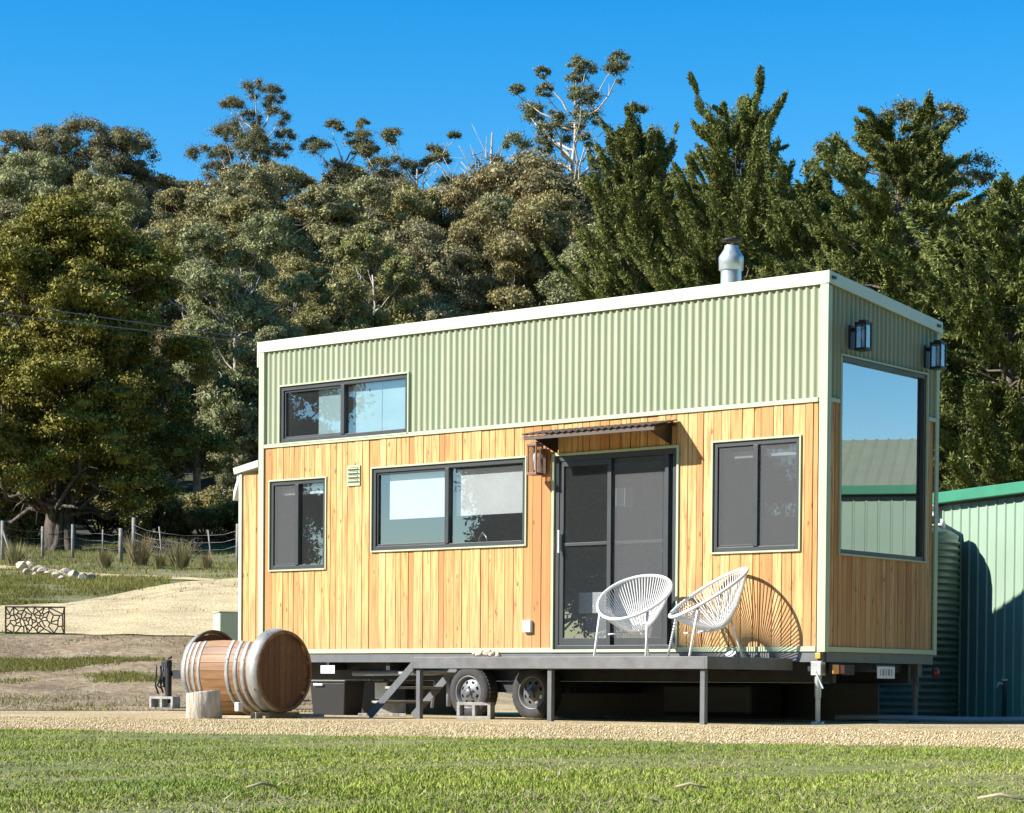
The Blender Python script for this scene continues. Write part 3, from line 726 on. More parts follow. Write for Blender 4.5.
# ================================================================== CHAIRS
def make_chair(label):
    root = empty('string_chair', (0, 0, 0), label, 'chair', 'white string egg chairs on the deck')
    th = R(33); c0 = np.array([0, .03, .63]); rr = np.array([0, math.cos(th), math.sin(th)]); nn = np.array([0, -math.sin(th), math.cos(th)])
    def rim(a):
        w_ = .385*(1+.10*math.sin(a)); return c0+np.array([1., 0, 0])*w_*math.cos(a)+rr*.44*math.sin(a)
    ring = [rim(2*PI*k/56) for k in range(56)]
    MB().tube(ring, .0165, 10, True).build('rim', M['white'], root)
    b0 = c0-nn*.34-rr*.06
    def bot(a): return b0+np.array([1., 0, 0])*.115*math.cos(a)+rr*.10*math.sin(a)
    MB().tube([bot(2*PI*k/32) for k in range(32)], .009, 8, True).build('base_ring', M['white'], root)
    m_ = MB(); nco = 76
    for k in range(nco):
        a = 2*PI*(k+.5)/nco; p, q = rim(a), bot(a); mid = (p+q)/2-nn*.035*1.0+(q-p)*.06
        m_.tube([p, (p+mid)/2-nn*.008, mid, (mid+q)/2-nn*.006, q], .0052, 5, caps=False)
    for k in range(10):                                  # woven bottom
        x = -.10+.2*k/9; y = math.sqrt(max(0, 1-(x/.115)**2))*.10
        m_.tube([b0+np.array([x, 0, 0])-rr*y, b0+np.array([x, 0, 0])+rr*y], .0052, 5, caps=False)
    m_.build('cord', M['cord'], root)
    fl = [(-.29, -.27), (.31, -.27), (0, .40)]
    tops = [rim(PI*1.22), rim(PI*1.78), b0+rr*.12]
    hub = b0-np.array([0, 0, .015])
    for (x, y), tp in zip(fl, tops):
        tp = tp+np.array([0, .03, 0]) if y < 0 else tp
        foot = np.array([x, y, .012]); kn = foot*.45+tp*.55
        MB().tube([foot, kn, tp], .0125, 8).build('leg', M['white'], root)
    m_ = MB()
    for tp in (np.array([-.2, -.14, .24]), np.array([.2, -.14, .24]), b0+rr*.1): m_.tube([hub, (hub+tp)/2-[0, 0, .01], tp], .009, 8)
    m_.build('brace', M['white'], root)
    return root
ch = make_chair('white string egg chair facing forward in front of the sliding door glass')
ch.location = (-1.97, -.72, .692); ch.rotation_euler = (0, 0, R(8)); ch.scale = (1.04,)*3
c2 = copy_tree(ch, (-1.17, -.50, .692), R(-35), 1.10, 'white string egg chair turned side-on before the bare timber wall, casting a round shadow')

def lump(c, r, seed, squash=.7, n_=2):
    g = np.random.default_rng(seed); bm_v = []
    import bmesh
    bm = bmesh.new(); bmesh.ops.create_icosphere(bm, subdivisions=n_, radius=1)
    ax = unit(g.normal(size=(11, 3))); off = g.uniform(.5, .85, 11)
    for v in bm.verts:
        p = np.array(v.co)
        for a, o in zip(ax, off):
            d = p@a
            if d > o: p = p-a*(d-o)
        p = p*np.array([1, g.uniform(.97, 1.03), squash])*r; v.co = p+np.array(c)
    vs = [tuple(v.co) for v in bm.verts]; fs = [tuple(q.index for q in f.verts) for f in bm.faces]; bm.free()
    return MB().add(vs, fs)
for i, (x, y, r_) in enumerate(((-3.55, -1.45, .05), (-3.47, -1.47, .06), (-3.40, -1.42, .07), (-3.31, -1.46, .055), (-3.24, -1.44, .05), (-3.44, -1.38, .055))):
    tag(lump((x, y, .692+r_*.6), r_, 40+i, .75).build('stone', M['rock'], None), 'one of the pale stones heaped on the front edge of the deck', 'stone', 'stones heaped on the deck edge')
m_ = MB(); m_.lathe([(.001, .0), (.06, .0), (.10, .025), (.105, .03), (.10, .028), (.06, .008), (.001, .008)], (0, 0, 0), n=24)
o = m_.build('plate', M['whiteboard']); o.location = (-.80, -.55, .70); o.rotation_euler = (R(35), 0, 0); o.scale = (.55,)*3
tag(o, 'small white dish leaning on the deck behind the side-on chair', 'dish')
o.location.z = .722

# ================================================================== GROUND
def grid_sheet(name, ss, tt, mat, dz=0.0, kind='structure', zf=None):
    S, Tt = np.meshgrid(ss, tt, indexing='ij')
    X = CAM[0]+S*FWH[0]+Tt*RTH[0]; Y = CAM[1]+S*FWH[1]+Tt*RTH[1]; Z = ground_z(X, Y)+dz
    return sheet(name, np.stack([X, Y, Z], -1), mat, kind)
def sheet(name, P, mat, kind='structure'):
    a, b = P.shape[:2]
    idx = np.arange(a*b).reshape(a, b)
    F_ = np.stack([idx[:-1, :-1], idx[:-1, 1:], idx[1:, 1:], idx[1:, :-1]], -1).reshape(-1, 4)
    me = bpy.data.meshes.new(name); me.vertices.add(a*b); me.vertices.foreach_set('co', P.astype(np.float32).ravel())
    me.loops.add(F_.size); me.loops.foreach_set('vertex_index', F_.astype(np.int32).ravel())
    me.polygons.add(len(F_)); me.polygons.foreach_set('loop_start', np.arange(0, F_.size, 4, dtype=np.int32))
    me.polygons.foreach_set('use_smooth', np.ones(len(F_), bool))
    me.update(calc_edges=True); me.validate(); me.materials.append(mat)
    o = link(name, me); return tag(o, kind=kind)
ss = np.concatenate([np.linspace(-80, 20, 12), np.linspace(21, 75, 150), np.linspace(76, 130, 60), np.linspace(134, 300, 36), np.linspace(320, 900, 16)])
tt = np.concatenate([np.linspace(-420, -60, 14), np.linspace(-50, 30, 170), np.linspace(34, 420, 16)])
# below the camera's own ground the land stays level; normals up
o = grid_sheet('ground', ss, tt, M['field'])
def flip_up(o):
    me = o.data
    if me.polygons[len(me.polygons)//2].normal.z < 0: me.flip_normals()
flip_up(o)
def band(name, lo, hi, mat, dz=.006, nx=90, ny=16, wig=.0, rows=None):
    """sheet draped over the ground between two kerb lines given as pixel polylines (lo nearer, hi farther)"""
    x0, x1 = lo[0][0], lo[-1][0]; P = np.zeros((nx, ny, 3))
    for i in range(nx):
        px = x0+(x1-x0)*i/(nx-1)
        a = on_ground(px, np.interp(px, *zip(*lo))); b = on_ground(px, np.interp(px, *zip(*hi)))
        wa, wb = (math.sin(px*.11)+math.sin(px*.047+1))*wig, (math.sin(px*.13+2)+math.sin(px*.05))*wig
        for j in range(ny):
            f = j/(ny-1); p = a*(1-f)+b*f+np.array([FWH[0], FWH[1], 0])*(wa*(1-f)+wb*f)
            P[i, j] = (p[0], p[1], float(ground_z(p[0], p[1]))+dz)
    o = sheet(name, P, mat); flip_up(o); return o
# front lawn: from behind the camera to the gravel
s_edge_px = [(-260, 728), (0, 731), (256, 736), (512, 740), (768, 745), (1024, 750), (1300, 756)]
EX, EY = [], []
for px, py in s_edge_px:
    p = on_ground(px, py); s_, t_ = st(p[0], p[1]); EX.append(t_); EY.append(s_)
def edge_s(t):                                   # distance of the lawn's far edge at lateral t
    xs, ys = EX, EY
    return np.interp(t, xs, ys)+.10*np.sin(t*3.1)+.07*np.sin(t*7.3+1)+.04*np.sin(t*17)
tv = np.linspace(-14, 14, 180); P = np.zeros((180, 40, 3))
for i, t in enumerate(tv):
    e = edge_s(t)
    for j in range(40):
        s_ = -12+(e+12)*j/39; p = CAM[:2]+FWH*s_+RTH*t; P[i, j] = (*p, .012)
flip_up(sheet('lawn', P, M['lawn']))
P = np.zeros((180, 40, 3)); tv = np.linspace(-18, 6.6, 180)
def gback(t): return np.interp(t, [-18, -7, -3.6, -2.4, 3, 16], [29.2, 29.2, 30.6, 39, 41, 36])+.15*math.sin(t*2.3)+.1*math.sin(t*6)
for i, t in enumerate(tv):
    e = edge_s(np.clip(t, -13, 13))-.3; e2 = gback(t)
    for j in range(40):
        s_ = e+(e2-e)*j/39; p = CAM[:2]+FWH*s_+RTH*t; P[i, j] = (*p, float(ground_z(*p))+.006)
flip_up(sheet('gravel_path', P, M['gravel']))
band('driveway', [(-60, 637), (0, 633), (66, 634.5), (140, 636), (240, 637.5), (330, 639)], [(-60, 612), (0, 607), (66, 604), (100, 598), (166, 585), (206, 580.5), (245, 578), (330, 577)], M['drive'], .02, 120, 24, .10)
band('bare_earth', [(-60, 712), (0, 711.5), (160, 711), (330, 711)], [(-60, 638), (66, 635.5), (140, 637), (330, 640)], M['earth'], .012, 100, 40)
band('gravel_track', [(-40, 567), (40, 572), (92, 577.5), (160, 580), (215, 581.5)], [(-40, 563.5), (40, 569), (92, 574), (160, 577), (215, 579.5)], M['drive'], .03, 60, 6, .08)

# grass blades --------------------------------------------------------------------
def blades(name, S, Tt, h, wd, mat, z=None, lean=.7):
    n_ = len(S); X = CAM[0]+S*FWH[0]+Tt*RTH[0]; Y = CAM[1]+S*FWH[1]+Tt*RTH[1]
    Z = ground_z(X, Y) if z is None else np.full(n_, z)
    a = rng.uniform(0, 2*PI, n_); ln = rng.uniform(.1, 1, n_)*lean
    c = np.stack([X, Y, Z], 1); d = np.stack([np.cos(a)*ln, np.sin(a)*ln, np.ones(n_)], 1); d = unit(d)*h[:, None]
    b = rng.uniform(0, 2*PI, n_); sd_ = np.stack([np.cos(b), np.sin(b), np.zeros(n_)], 1)*wd[:, None]*.5
    V = np.stack([c-sd_, c+sd_, c+d], 1).reshape(-1, 3)
    o = link(name, np_mesh(name, V, 3, mat)); return tag(o, kind='stuff')
def vnoise(x, y, k=1.0, seed=0):
    g = np.random.default_rng(seed); o = 0
    for i in range(7):
        a, b, c = g.normal(size=2)*k, 0, g.uniform(0, 6); o = o+np.sin(x*a[0]+y*a[1]+c)
    return o/7*1.6
n_ = 420000
S = 6.2+14.8*rng.random(n_)**1.35; hw = (.245*S+.6); Tt = rng.uniform(-1, 1, n_)*hw
X, Y = CAM[0]+S*FWH[0]+Tt*RTH[0], CAM[1]+S*FWH[1]+Tt*RTH[1]
e = edge_s(Tt); pat = vnoise(X, Y, 2.2, 3)
keep = (S < e+.15*rng.random(n_)) & (rng.random(n_) < np.clip(.72+.8*pat, .10, 1))
S, Tt, pat = S[keep], Tt[keep], pat[keep]
o = blades('lawn_grass', S, Tt, rng.uniform(.007, .023, len(S))*(1+.45*pat), rng.uniform(.003, .009, len(S)), M['lawn_blade'], .01, 1.7)
tag(o, 'short patchy green lawn grass in the foreground', 'grass')
n_ = 22000
S = 6.2+14.6*rng.random(n_)**1.35; Tt = rng.uniform(-1, 1, n_)*(.245*S+.6); X, Y = CAM[0]+S*FWH[0]+Tt*RTH[0], CAM[1]+S*FWH[1]+Tt*RTH[1]
keep = (S < edge_s(Tt)) & (vnoise(X, Y, 3.0, 8)+rng.normal(size=n_)*.3 > .05); S, Tt = S[keep], Tt[keep]
o = blades('lawn_thatch', S, Tt, rng.uniform(.02, .07, len(S)), rng.uniform(.003, .007, len(S)), M['straw'], .024, 7.0)
tag(o, 'dead straw-coloured clippings lying on the front lawn', 'grass clippings')
# paddock tufts behind the path on the left
def field_pts(n_, smin, smax, pl0, pl1, thr, seed, k=.55):
    S = rng.uniform(smin, smax, n_); px = rng.uniform(pl0, pl1, n_); Tt = (px-512)/FPX*S
    X, Y = CAM[0]+S*FWH[0]+Tt*RTH[0], CAM[1]+S*FWH[1]+Tt*RTH[1]
    q = vnoise(X, Y, k, seed)+.5*vnoise(X, Y, k*3, seed+1); kp = q > thr+rng.normal(size=n_)*.12
    return S[kp], Tt[kp]
parts = [field_pts(34000, 36.0, 41.0, -40, 165, -.25, 11, .8), field_pts(9000, 31, 44, -40, 330, .55, 14, 1.2), field_pts(3500, 29.5, 34, -40, 180, .2, 15, 1.5), field_pts(34000, 52.5, 66, -60, 170, -.7, 12), field_pts(30000, 66, 98, -60, 330, -.5, 13)]
def on_drive(S, Tt):                              # keep the driveway clear
    px = 512+Tt/S*FPX; top = np.interp(px, [-60, 0, 66, 100, 166, 206, 245, 330], [612, 607, 604, 598, 585, 580.5, 578, 577])
    X, Y = CAM[0]+S*FWH[0]+Tt*RTH[0], CAM[1]+S*FWH[1]+Tt*RTH[1]
    hz = 680.7+px*.0077; py = hz-(ground_z(X, Y)-CAM[2])/S*FPX
    return (py > top-1) & (py < 637)
S = np.concatenate([p[0] for p in parts]); Tt = np.concatenate([p[1] for p in parts])
kp = ~on_drive(S, Tt); S, Tt = S[kp], Tt[kp]
xs_, xt_ = field_pts(2600, 44, 66, -50, 245, .55, 31, .9); S, Tt = np.concatenate([S, xs_]), np.concatenate([Tt, xt_])
o = blades('paddock_grass', S, Tt, rng.uniform(.04, .12, len(S))*np.clip(S/50, .7, 1.6), rng.uniform(.012, .035, len(S)), M['field_blade'], None, .9)
tag(o, 'rough tufted paddock grass around the driveway on the left', 'grass')
S, Tt = field_pts(60000, 29.5, 45, -60, 330, -.05, 19, 1.0)
kp = ~on_drive(S, Tt) & ~((S > 36) & (S < 40.5) & (Tt/S*FPX+512 < 170)); S, Tt = S[kp], Tt[kp]
o = blades('straw_litter', S, Tt, rng.uniform(.04, .12, len(S)), rng.uniform(.006, .016, len(S)), M['straw'], None, 5.0)
tag(o, 'dry straw and dead grass lying on the bare earth left of the house', 'straw')
# loose stones on the gravel
n_ = 30000
Tt = rng.uniform(-8, 8, n_); e = edge_s(Tt); S = e-.15+rng.random(n_)**1.2*6.5
kp = S < 31; S, Tt = S[kp], Tt[kp]; n_ = len(S)
X, Y = CAM[0]+S*FWH[0]+Tt*RTH[0], CAM[1]+S*FWH[1]+Tt*RTH[1]
r_ = rng.uniform(.004, .012, n_); base = np.stack([X, Y, ground_z(X, Y)+.008+r_*.3], 1)
tet = unit(np.array([[1, 1, 1], [1, -1, -1], [-1, 1, -1], [-1, -1, 1]], float))
octv = np.array([[1, 0, 0], [0, 1, 0], [-1, 0, 0], [0, -1, 0], [0, 0, 1], [0, 0, -1]], float)
V = base[:, None, :]+octv[None]*r_[:, None, None]*rng.uniform(.6, 1.25, (n_, 6, 1))
fo = np.array([[0, 1, 4], [1, 2, 4], [2, 3, 4], [3, 0, 4], [1, 0, 5], [2, 1, 5], [3, 2, 5], [0, 3, 5]])
me = bpy.data.meshes.new('pebbles'); me.vertices.add(n_*6); me.vertices.foreach_set('co', V.astype(np.float32).ravel())
F_ = (np.arange(n_)[:, None, None]*6+fo[None]).reshape(-1, 3)
me.loops.add(F_.size); me.loops.foreach_set('vertex_index', F_.astype(np.int32).ravel()); me.polygons.add(len(F_))
me.polygons.foreach_set('loop_start', np.arange(0, F_.size, 3, dtype=np.int32)); me.update(calc_edges=True); me.materials.append(M['pebble'])
tag(link('loose_gravel', me), 'loose yellow pebbles scattered over the gravel path', 'gravel', kind='stuff')

# ================================================================== TREES
def curve(a, b, sag, k=6, jit=0.0, g=rng):
    a, b = np.array(a, float), np.array(b, float); t = np.linspace(0, 1, k)[:, None]
    p = a*(1-t)+b*t+np.array([0, 0, 1.])*sag*(4*t*(1-t))
    if jit: p[1:-1] += g.normal(size=(k-2, 3))*jit
    return p
def _cube_sphere(k=2):
    q = []
    for ax in range(3):
        for sg in (-1, 1):
            for i in range(k):
                for j in range(k):
                    f = []
                    for (a, b) in ((0, 0), (1, 0), (1, 1), (0, 1)):
                        p = np.zeros(3); p[ax] = sg; p[(ax+1) % 3] = -1+2*(i+a)/k; p[(ax+2) % 3] = -1+2*(j+b)/k; f.append(p/np.linalg.norm(p))
                    q.append(f if sg > 0 else f[::-1])
    return np.array(q)
CS = _cube_sphere()
def lumps(g, C, A, m, leaf, lw, bias=(0, 0, 0), out=.55, core=.50, njit=.35):
    """leafy lumps: dense heart of twigs and leaf under a shell of single leaves. C centres (n,3); A axis rows (n,3,3)"""
    n_ = len(C); res = []
    Rm = g.normal(size=(n_, 3, 3)); ln = np.linalg.norm(A, axis=2); Ah = A/ln[:, :, None]
    if core:
        wob = 1+.22*np.sin(np.einsum('qvk,nk->nqv', CS, Rm[:, 0]*2.2)+Rm[:, 1, :1, None])
        P = np.einsum('qvk,nkd->nqvd', CS, A)*core*wob[..., None]+C[:, None, None, :]; res.append(P.reshape(-1, 3))
    u = unit(g.normal(size=(n_, m, 3))+np.array([0, 0, .25])); rad = g.uniform(.50, 1.14, (n_, m, 1))**.8 if core else np.clip(np.abs(g.normal(size=(n_, m, 1)))*.70, .05, 1.5)
    pos = np.einsum('nmk,nkd->nmd', u*rad, A)+C[:, None, :]
    nn = unit(np.einsum('nmk,nkd->nmd', u/ln[:, None, :], Ah)); nl = unit(nn+g.normal(size=nn.shape)*njit+np.array([0, 0, .2]))
    d = unit(g.normal(size=nn.shape)*.7+nn*out+np.array(bias)); Ls = g.uniform(*leaf, n_*m)
    res.append(leaves(pos.reshape(-1, 3), d.reshape(-1, 3), nl.reshape(-1, 3), Ls, Ls*lw)); return res
def gum(seed, H=18, Wd=9, base=.35, ncl=34, cr=1.3, per=300, leaf=(.11, .24), lw=.42, core=.5, bark='gum_bark', leafm='gum_leaf',
        flat=.72, trunk_r=None, lean=0.0, round_=1.0, label='', cat='tree', group=None, name='gum_tree', limb_r=.055, top_bias=1.0, bare=0, shoulder=.55):
    g = np.random.default_rng(seed); root = empty(name, (0, 0, 0), label, cat, group)
    tr = MB(); tr_r = trunk_r or H*.018; z0 = base*H
    k = 9; zs = np.linspace(-.6, H*.86, k); px = np.cumsum(g.normal(size=k)*H*.012)+lean*zs; py = np.cumsum(g.normal(size=k)*H*.012)
    px -= px[0]; py -= py[0]; TR = np.stack([px, py, zs], 1); rad = tr_r*np.clip(1-(zs/(H*.9))*.88, .10, 1); rad[0] *= 1.5
    tr.tube(TR, rad, 9)
    def tp(z): return np.array([np.interp(z, zs, px), np.interp(z, zs, py), z]), float(np.interp(z, zs, rad))
    Vs = []
    for i in range(ncl):
        h = ((i+.5)/ncl)**top_bias; z = z0+(H-z0)*h*.97
        prof = math.sqrt(max(.04, 1-((h-shoulder*.8)/.64)**2))*Wd/2
        a = i*2.39996+g.normal()*.5; rr = prof*(g.uniform(.35, 1.0) if g.random() > .25 else g.uniform(0, .5))
        tc, _ = tp(min(z, H*.84)); c = np.array([tc[0]+rr*math.cos(a), tc[1]+rr*math.sin(a), z])
        r_ = 1.12*cr*g.uniform(.6, 1.3)*(1-.35*h*round_)
        za = max(z0*.7, min(z-rr*g.uniform(.5, 1.1)-.4, H*.82)); s0, r0 = tp(za)
        pts = curve(s0, c-np.array([0, 0, r_*.35]), -rr*.06, 6, rr*.035, g)
        lr = min(limb_r*g.uniform(.7, 1.3)*H/18*(1.25-h*.5), r0*.9)
        tr.tube(pts, np.linspace(lr, lr*.35, 6), 5)
        for q in range(3):                                # twigs into the clump
            d = unit(g.normal(size=3)+[0, 0, .5])*r_*.8; st_ = pts[4]; tr.tube([st_, st_+d*.5+g.normal(size=3)*.08, st_+d], [lr*.35, lr*.25, lr*.12], 4)
        npf = int(6+5*r_); dirs = unit(g.normal(size=(npf, 3))+np.array([0, 0, .55])); dirs[:, 2] *= flat
        pc = c+dirs*r_*.72; pr = np.minimum(r_*g.uniform(.30, .52, npf), g.uniform(.45, .95, npf))
        Am = np.zeros((npf, 3, 3)); Am[:, 0, 0] = pr*g.uniform(.85, 1.25, npf); Am[:, 1, 1] = pr*g.uniform(.85, 1.25, npf); Am[:, 2, 2] = pr*flat
        if not core: Am *= g.uniform(.55, 1.35, (npf, 1, 1))
        Vs += lumps(g, pc, Am, per, leaf, lw, (0, 0, -.25), .55, core)
    for q in range(bare):                                 # leafless limbs poking out
        z = g.uniform(.55, .85)*H; s0, r0 = tp(z); a = g.uniform(0, 6.28); l_ = H*g.uniform(.06, .13)
        e_ = s0+np.array([math.cos(a)*l_*.8, math.sin(a)*l_*.8, l_*.8]); pp = curve(s0, e_, -.2, 6, .12, g); tr.tube(pp, np.linspace(.07, .02, 6), 5)
        for w_ in range(3): tr.tube([pp[3], pp[3]+g.normal(size=3)*.25+[0, 0, .5], pp[3]+g.normal(size=3)*.6+[0, 0, 1.0]], [.03, .02, .01], 4)
    tr.build('trunk', M[bark], root)
    cr_ = link('crown', np_mesh('crown', np.concatenate(Vs), 4, M[leafm]), root)
    return root
def cypress(seed, H=15, Wd=8, nb=120, per=13, label='', group=None, base=.06, rise=.5, name='cypress_tree', shape=.8, lean=.0, leafl=(.07, .18), wild=.14):
    g = np.random.default_rng(seed); root = empty(name, (0, 0, 0), label, 'tree', group)
    tr = MB(); zs = np.linspace(-.5, H*.96, 9); px = np.cumsum(g.normal(size=9)*.10)+lean*zs; py = np.cumsum(g.normal(size=9)*.10)
    rad = H*.022*np.clip(1-zs/H, .04, 1); tr.tube(np.stack([px, py, zs], 1), rad, 8); Vs = []
    for i in range(nb):
        h = base+(.985-base)*((i+.5)/nb)**.9; z = h*H; a = i*2.39996+g.normal()*.3
        Lb = Wd/2*((1-h)**shape*.95+.10)*(g.uniform(.5, 1.05) if g.random() > wild else g.uniform(1.1, 1.45)); el = R(g.uniform(-8, 26))+rise*h+(R(25)*g.random()**3)
        s0 = np.array([np.interp(z, zs, px), np.interp(z, zs, py), z]); dh = np.array([math.cos(a), math.sin(a), 0]); k = 8
        q = np.linspace(0, 1, k)[:, None]; pts = s0+dh*(Lb*math.cos(el)*q)+np.array([0, 0, 1.])*(Lb*(math.sin(el)*q+.22*q**2.2*(1+rise)))
        pts[1:] += g.normal(size=(k-1, 3))*.07; r0 = max(.02, .045*Lb/3.0); tr.tube(pts, np.linspace(r0, .010, k), 5)
        side = np.cross(dh, [0, 0, 1.]); ns = int(per*Lb/3)+3; Cc = np.zeros((ns, 3)); Am = np.zeros((ns, 3, 3))
        for j in range(ns):
            f = g.uniform(.25, 1.02)**.75; p = np.array([np.interp(f, q[:, 0], pts[:, c]) for c in range(3)]); sg = g.choice([-1, 1])
            tang = unit(np.array([np.interp(min(f+.1, 1), q[:, 0], pts[:, c]) for c in range(3)])-np.array([np.interp(f-.1, q[:, 0], pts[:, c]) for c in range(3)]))
            d = unit(tang+side*sg*g.uniform(.0, 1.0)*(1.1-f)+np.array([0, 0, g.uniform(-.05, .25)])); sz = g.uniform(.65, 1.25)*(1.12-.62*f)*min(1.1, .55+Lb*.16)
            Cc[j] = p+d*sz*.38+side*sg*g.uniform(0, .30)*(1.1-f); v_ = unit(np.cross(d, [0, 0, 1.])); w_ = np.cross(v_, d)
            Am[j] = d*sz*.60, v_*sz*.27, w_*sz*.15
        for j in range(3): Vs += lumps(g, Cc[j::3], Am[j::3], 165, leafl, .27, tuple(unit(dh+np.array([0, 0, .45+rise*.5]))*.9), .5, .42, .30)
    tr.build('trunk', M['cyp_bark'], root)
    link('crown', np_mesh('crown', np.concatenate(Vs), 4, M['cypress_leaf']), root); return root
def place(root, px, py_top, s, H0, rz=0.0, wscale=1.0, px_off=0):
    p = at(px, s); h = top_z(px, py_top, s)-p[2]; k = h/H0
    root.location = p-np.array([0, 0, .1]); root.rotation_euler = (0, 0, rz); root.scale = (k*wscale, k*wscale, k); return root
G = 'gum trees massed on the hillside'
def later(root, px, py, s, H0, label, rz=0.0, wscale=1.0, group=G):
    return place(copy_tree(root, (0, 0, 0), 0, 1, label, group), px, py, s, H0, rz, wscale)

# the big dark tree by the fence
big = gum(101, H=14, Wd=13.2, base=.17, ncl=74, cr=1.65, per=300, leaf=(.09, .19), lw=.5, bark='dark_bark', leafm='big_leaf', trunk_r=.46, flat=.62,
          label='massive dark spreading tree with thick trunk beside the paddock fence', name='paddock_tree', limb_r=.11, shoulder=.42, round_=.2, top_bias=.9)
place(big, 62, 218, 88, 14, .6, 1.0)
fl = MB()
for a in range(7):
    q = a*.9; fl.tube([(.95*math.cos(q), .95*math.sin(q), -.2), (.50*math.cos(q), .50*math.sin(q), .35), (.30*math.cos(q+.1), .30*math.sin(q+.1), 1.5), (.22*math.cos(q+.3), .22*math.sin(q+.3), 3.0)], [.20, .20, .17, .10], 7)
fl.build('trunk_buttress', M['dark_bark'], big)

# skyline trees, each its own make
place(gum(1, H=17, Wd=15, base=.34, ncl=52, cr=2.0, leafm='skyline_leaf', core=.5, per=270, leaf=(.10, .20), shoulder=.6, round_=.3, label='domed gum tree at far left of the skyline above the big dark tree', bare=2, limb_r=.08), 74, 134, 160, 17, 2.2, .95)
place(gum(2, H=18, Wd=6, base=.5, ncl=26, cr=1.15, leafm='skyline_leaf', core=0, per=330, leaf=(.08, .17), label='slim gum with pale bare trunks just left of the tallest left skyline gum', bare=3, limb_r=.07), 234, 128, 160, 18, .5)
place(gum(3, H=22, Wd=6.4, base=.45, ncl=30, cr=1.15, leafm='skyline_leaf', core=0, per=330, leaf=(.08, .17), label='tallest slim gum of the left half with a tufted head against the sky', bare=1, limb_r=.07, shoulder=.9), 276, 82, 165, 22, 1.0)
place(gum(4, H=19, Wd=6.2, base=.5, ncl=24, cr=1.0, leafm='skyline_leaf', core=0, per=330, leaf=(.08, .17), label='slender gum with small crown right of the tallest left skyline gum', limb_r=.06), 348, 116, 165, 19, 2.0)
place(gum(5, H=17, Wd=8.5, base=.66, ncl=22, cr=1.0, leafm='skyline_leaf', core=0, per=330, leaf=(.08, .17), label='umbrella-topped gum on thin stems left of the dead skyline tree', limb_r=.06, shoulder=.6), 420, 132, 165, 17, .2, 1.05)
place(gum(6, H=20, Wd=10.0, base=.40, ncl=46, cr=.86, leafm='skyline_leaf', core=0, per=330, leaf=(.08, .17), label='tallest open-crowned gum at centre skyline with wide gaps between its limbs', bare=3, limb_r=.085, shoulder=.6), 556, 47, 160, 20, .9, 1.0)
place(gum(7, H=15, Wd=10, base=.45, ncl=30, cr=1.1, leafm='skyline_leaf', core=0, per=330, leaf=(.08, .17), label='gum showing its thin dark crown behind the right-hand cypress top', bare=3, limb_r=.06), 905, 108, 120, 15, 0)
place(gum(8, H=14, Wd=9, base=.3, ncl=34, cr=1.4, leafm='gum_leaf', label='rounded gum at the far right edge of the skyline', limb_r=.06), 1012, 184, 150, 14, 0)
place(gum(9, H=12, Wd=5, base=.5, ncl=16, cr=.9, leafm='skyline_leaf', core=0, per=330, leaf=(.08, .17), label='small dark gum in the skyline dip between the domed and slim gums'), 176, 173, 175, 12, 0)
# dead tree
dt = empty('dead_tree', (0, 0, 0), 'dead leafless tree with bare grey branches left of the tallest centre gum', 'tree')
g = np.random.default_rng(55); m_ = MB(); m_.tube([(0, 0, -.5), (.2, 0, 6), (.1, .2, 11), (.4, 0, 15)], [.28, .22, .13, .04], 8)
for i in range(13):
    z = g.uniform(7, 14); a = g.uniform(0, 6.28); l_ = g.uniform(1.5, 4)*(1.2-(z-7)/9); pp = curve((.15, .1, z), (math.cos(a)*l_, math.sin(a)*l_, z+l_*.9), -.25, 6, .14, g)
    m_.tube(pp, np.linspace(.09, .02, 6), 5)
    for q in range(4): k = g.integers(2, 5); m_.tube([pp[k], pp[k]+g.normal(size=3)*.3+[0, 0, .5], pp[k]+g.normal(size=3)*.5+[0, 0, 1.1]], [.04, .025, .012], 4)
m_.build('trunk', M['dead_bark'], dt); Vs = []
for i in range(9):
    c = np.array([g.normal()*1.5, g.normal()*1.5, g.uniform(8, 13)]); u = unit(g.normal(size=(150, 3)))*g.uniform(.2, .6, (150, 1)); Ls = g.uniform(.15, .3, 150)
    Vs.append(leaves(c+u, unit(g.normal(size=(150, 3))), unit(g.normal(size=(150, 3))), Ls, Ls*.4))
link('leaf_tuft', np_mesh('leaf_tuft', np.concatenate(Vs), 4, M['skyline_leaf']), dt); place(dt, 482, 132, 160, 15, 0)

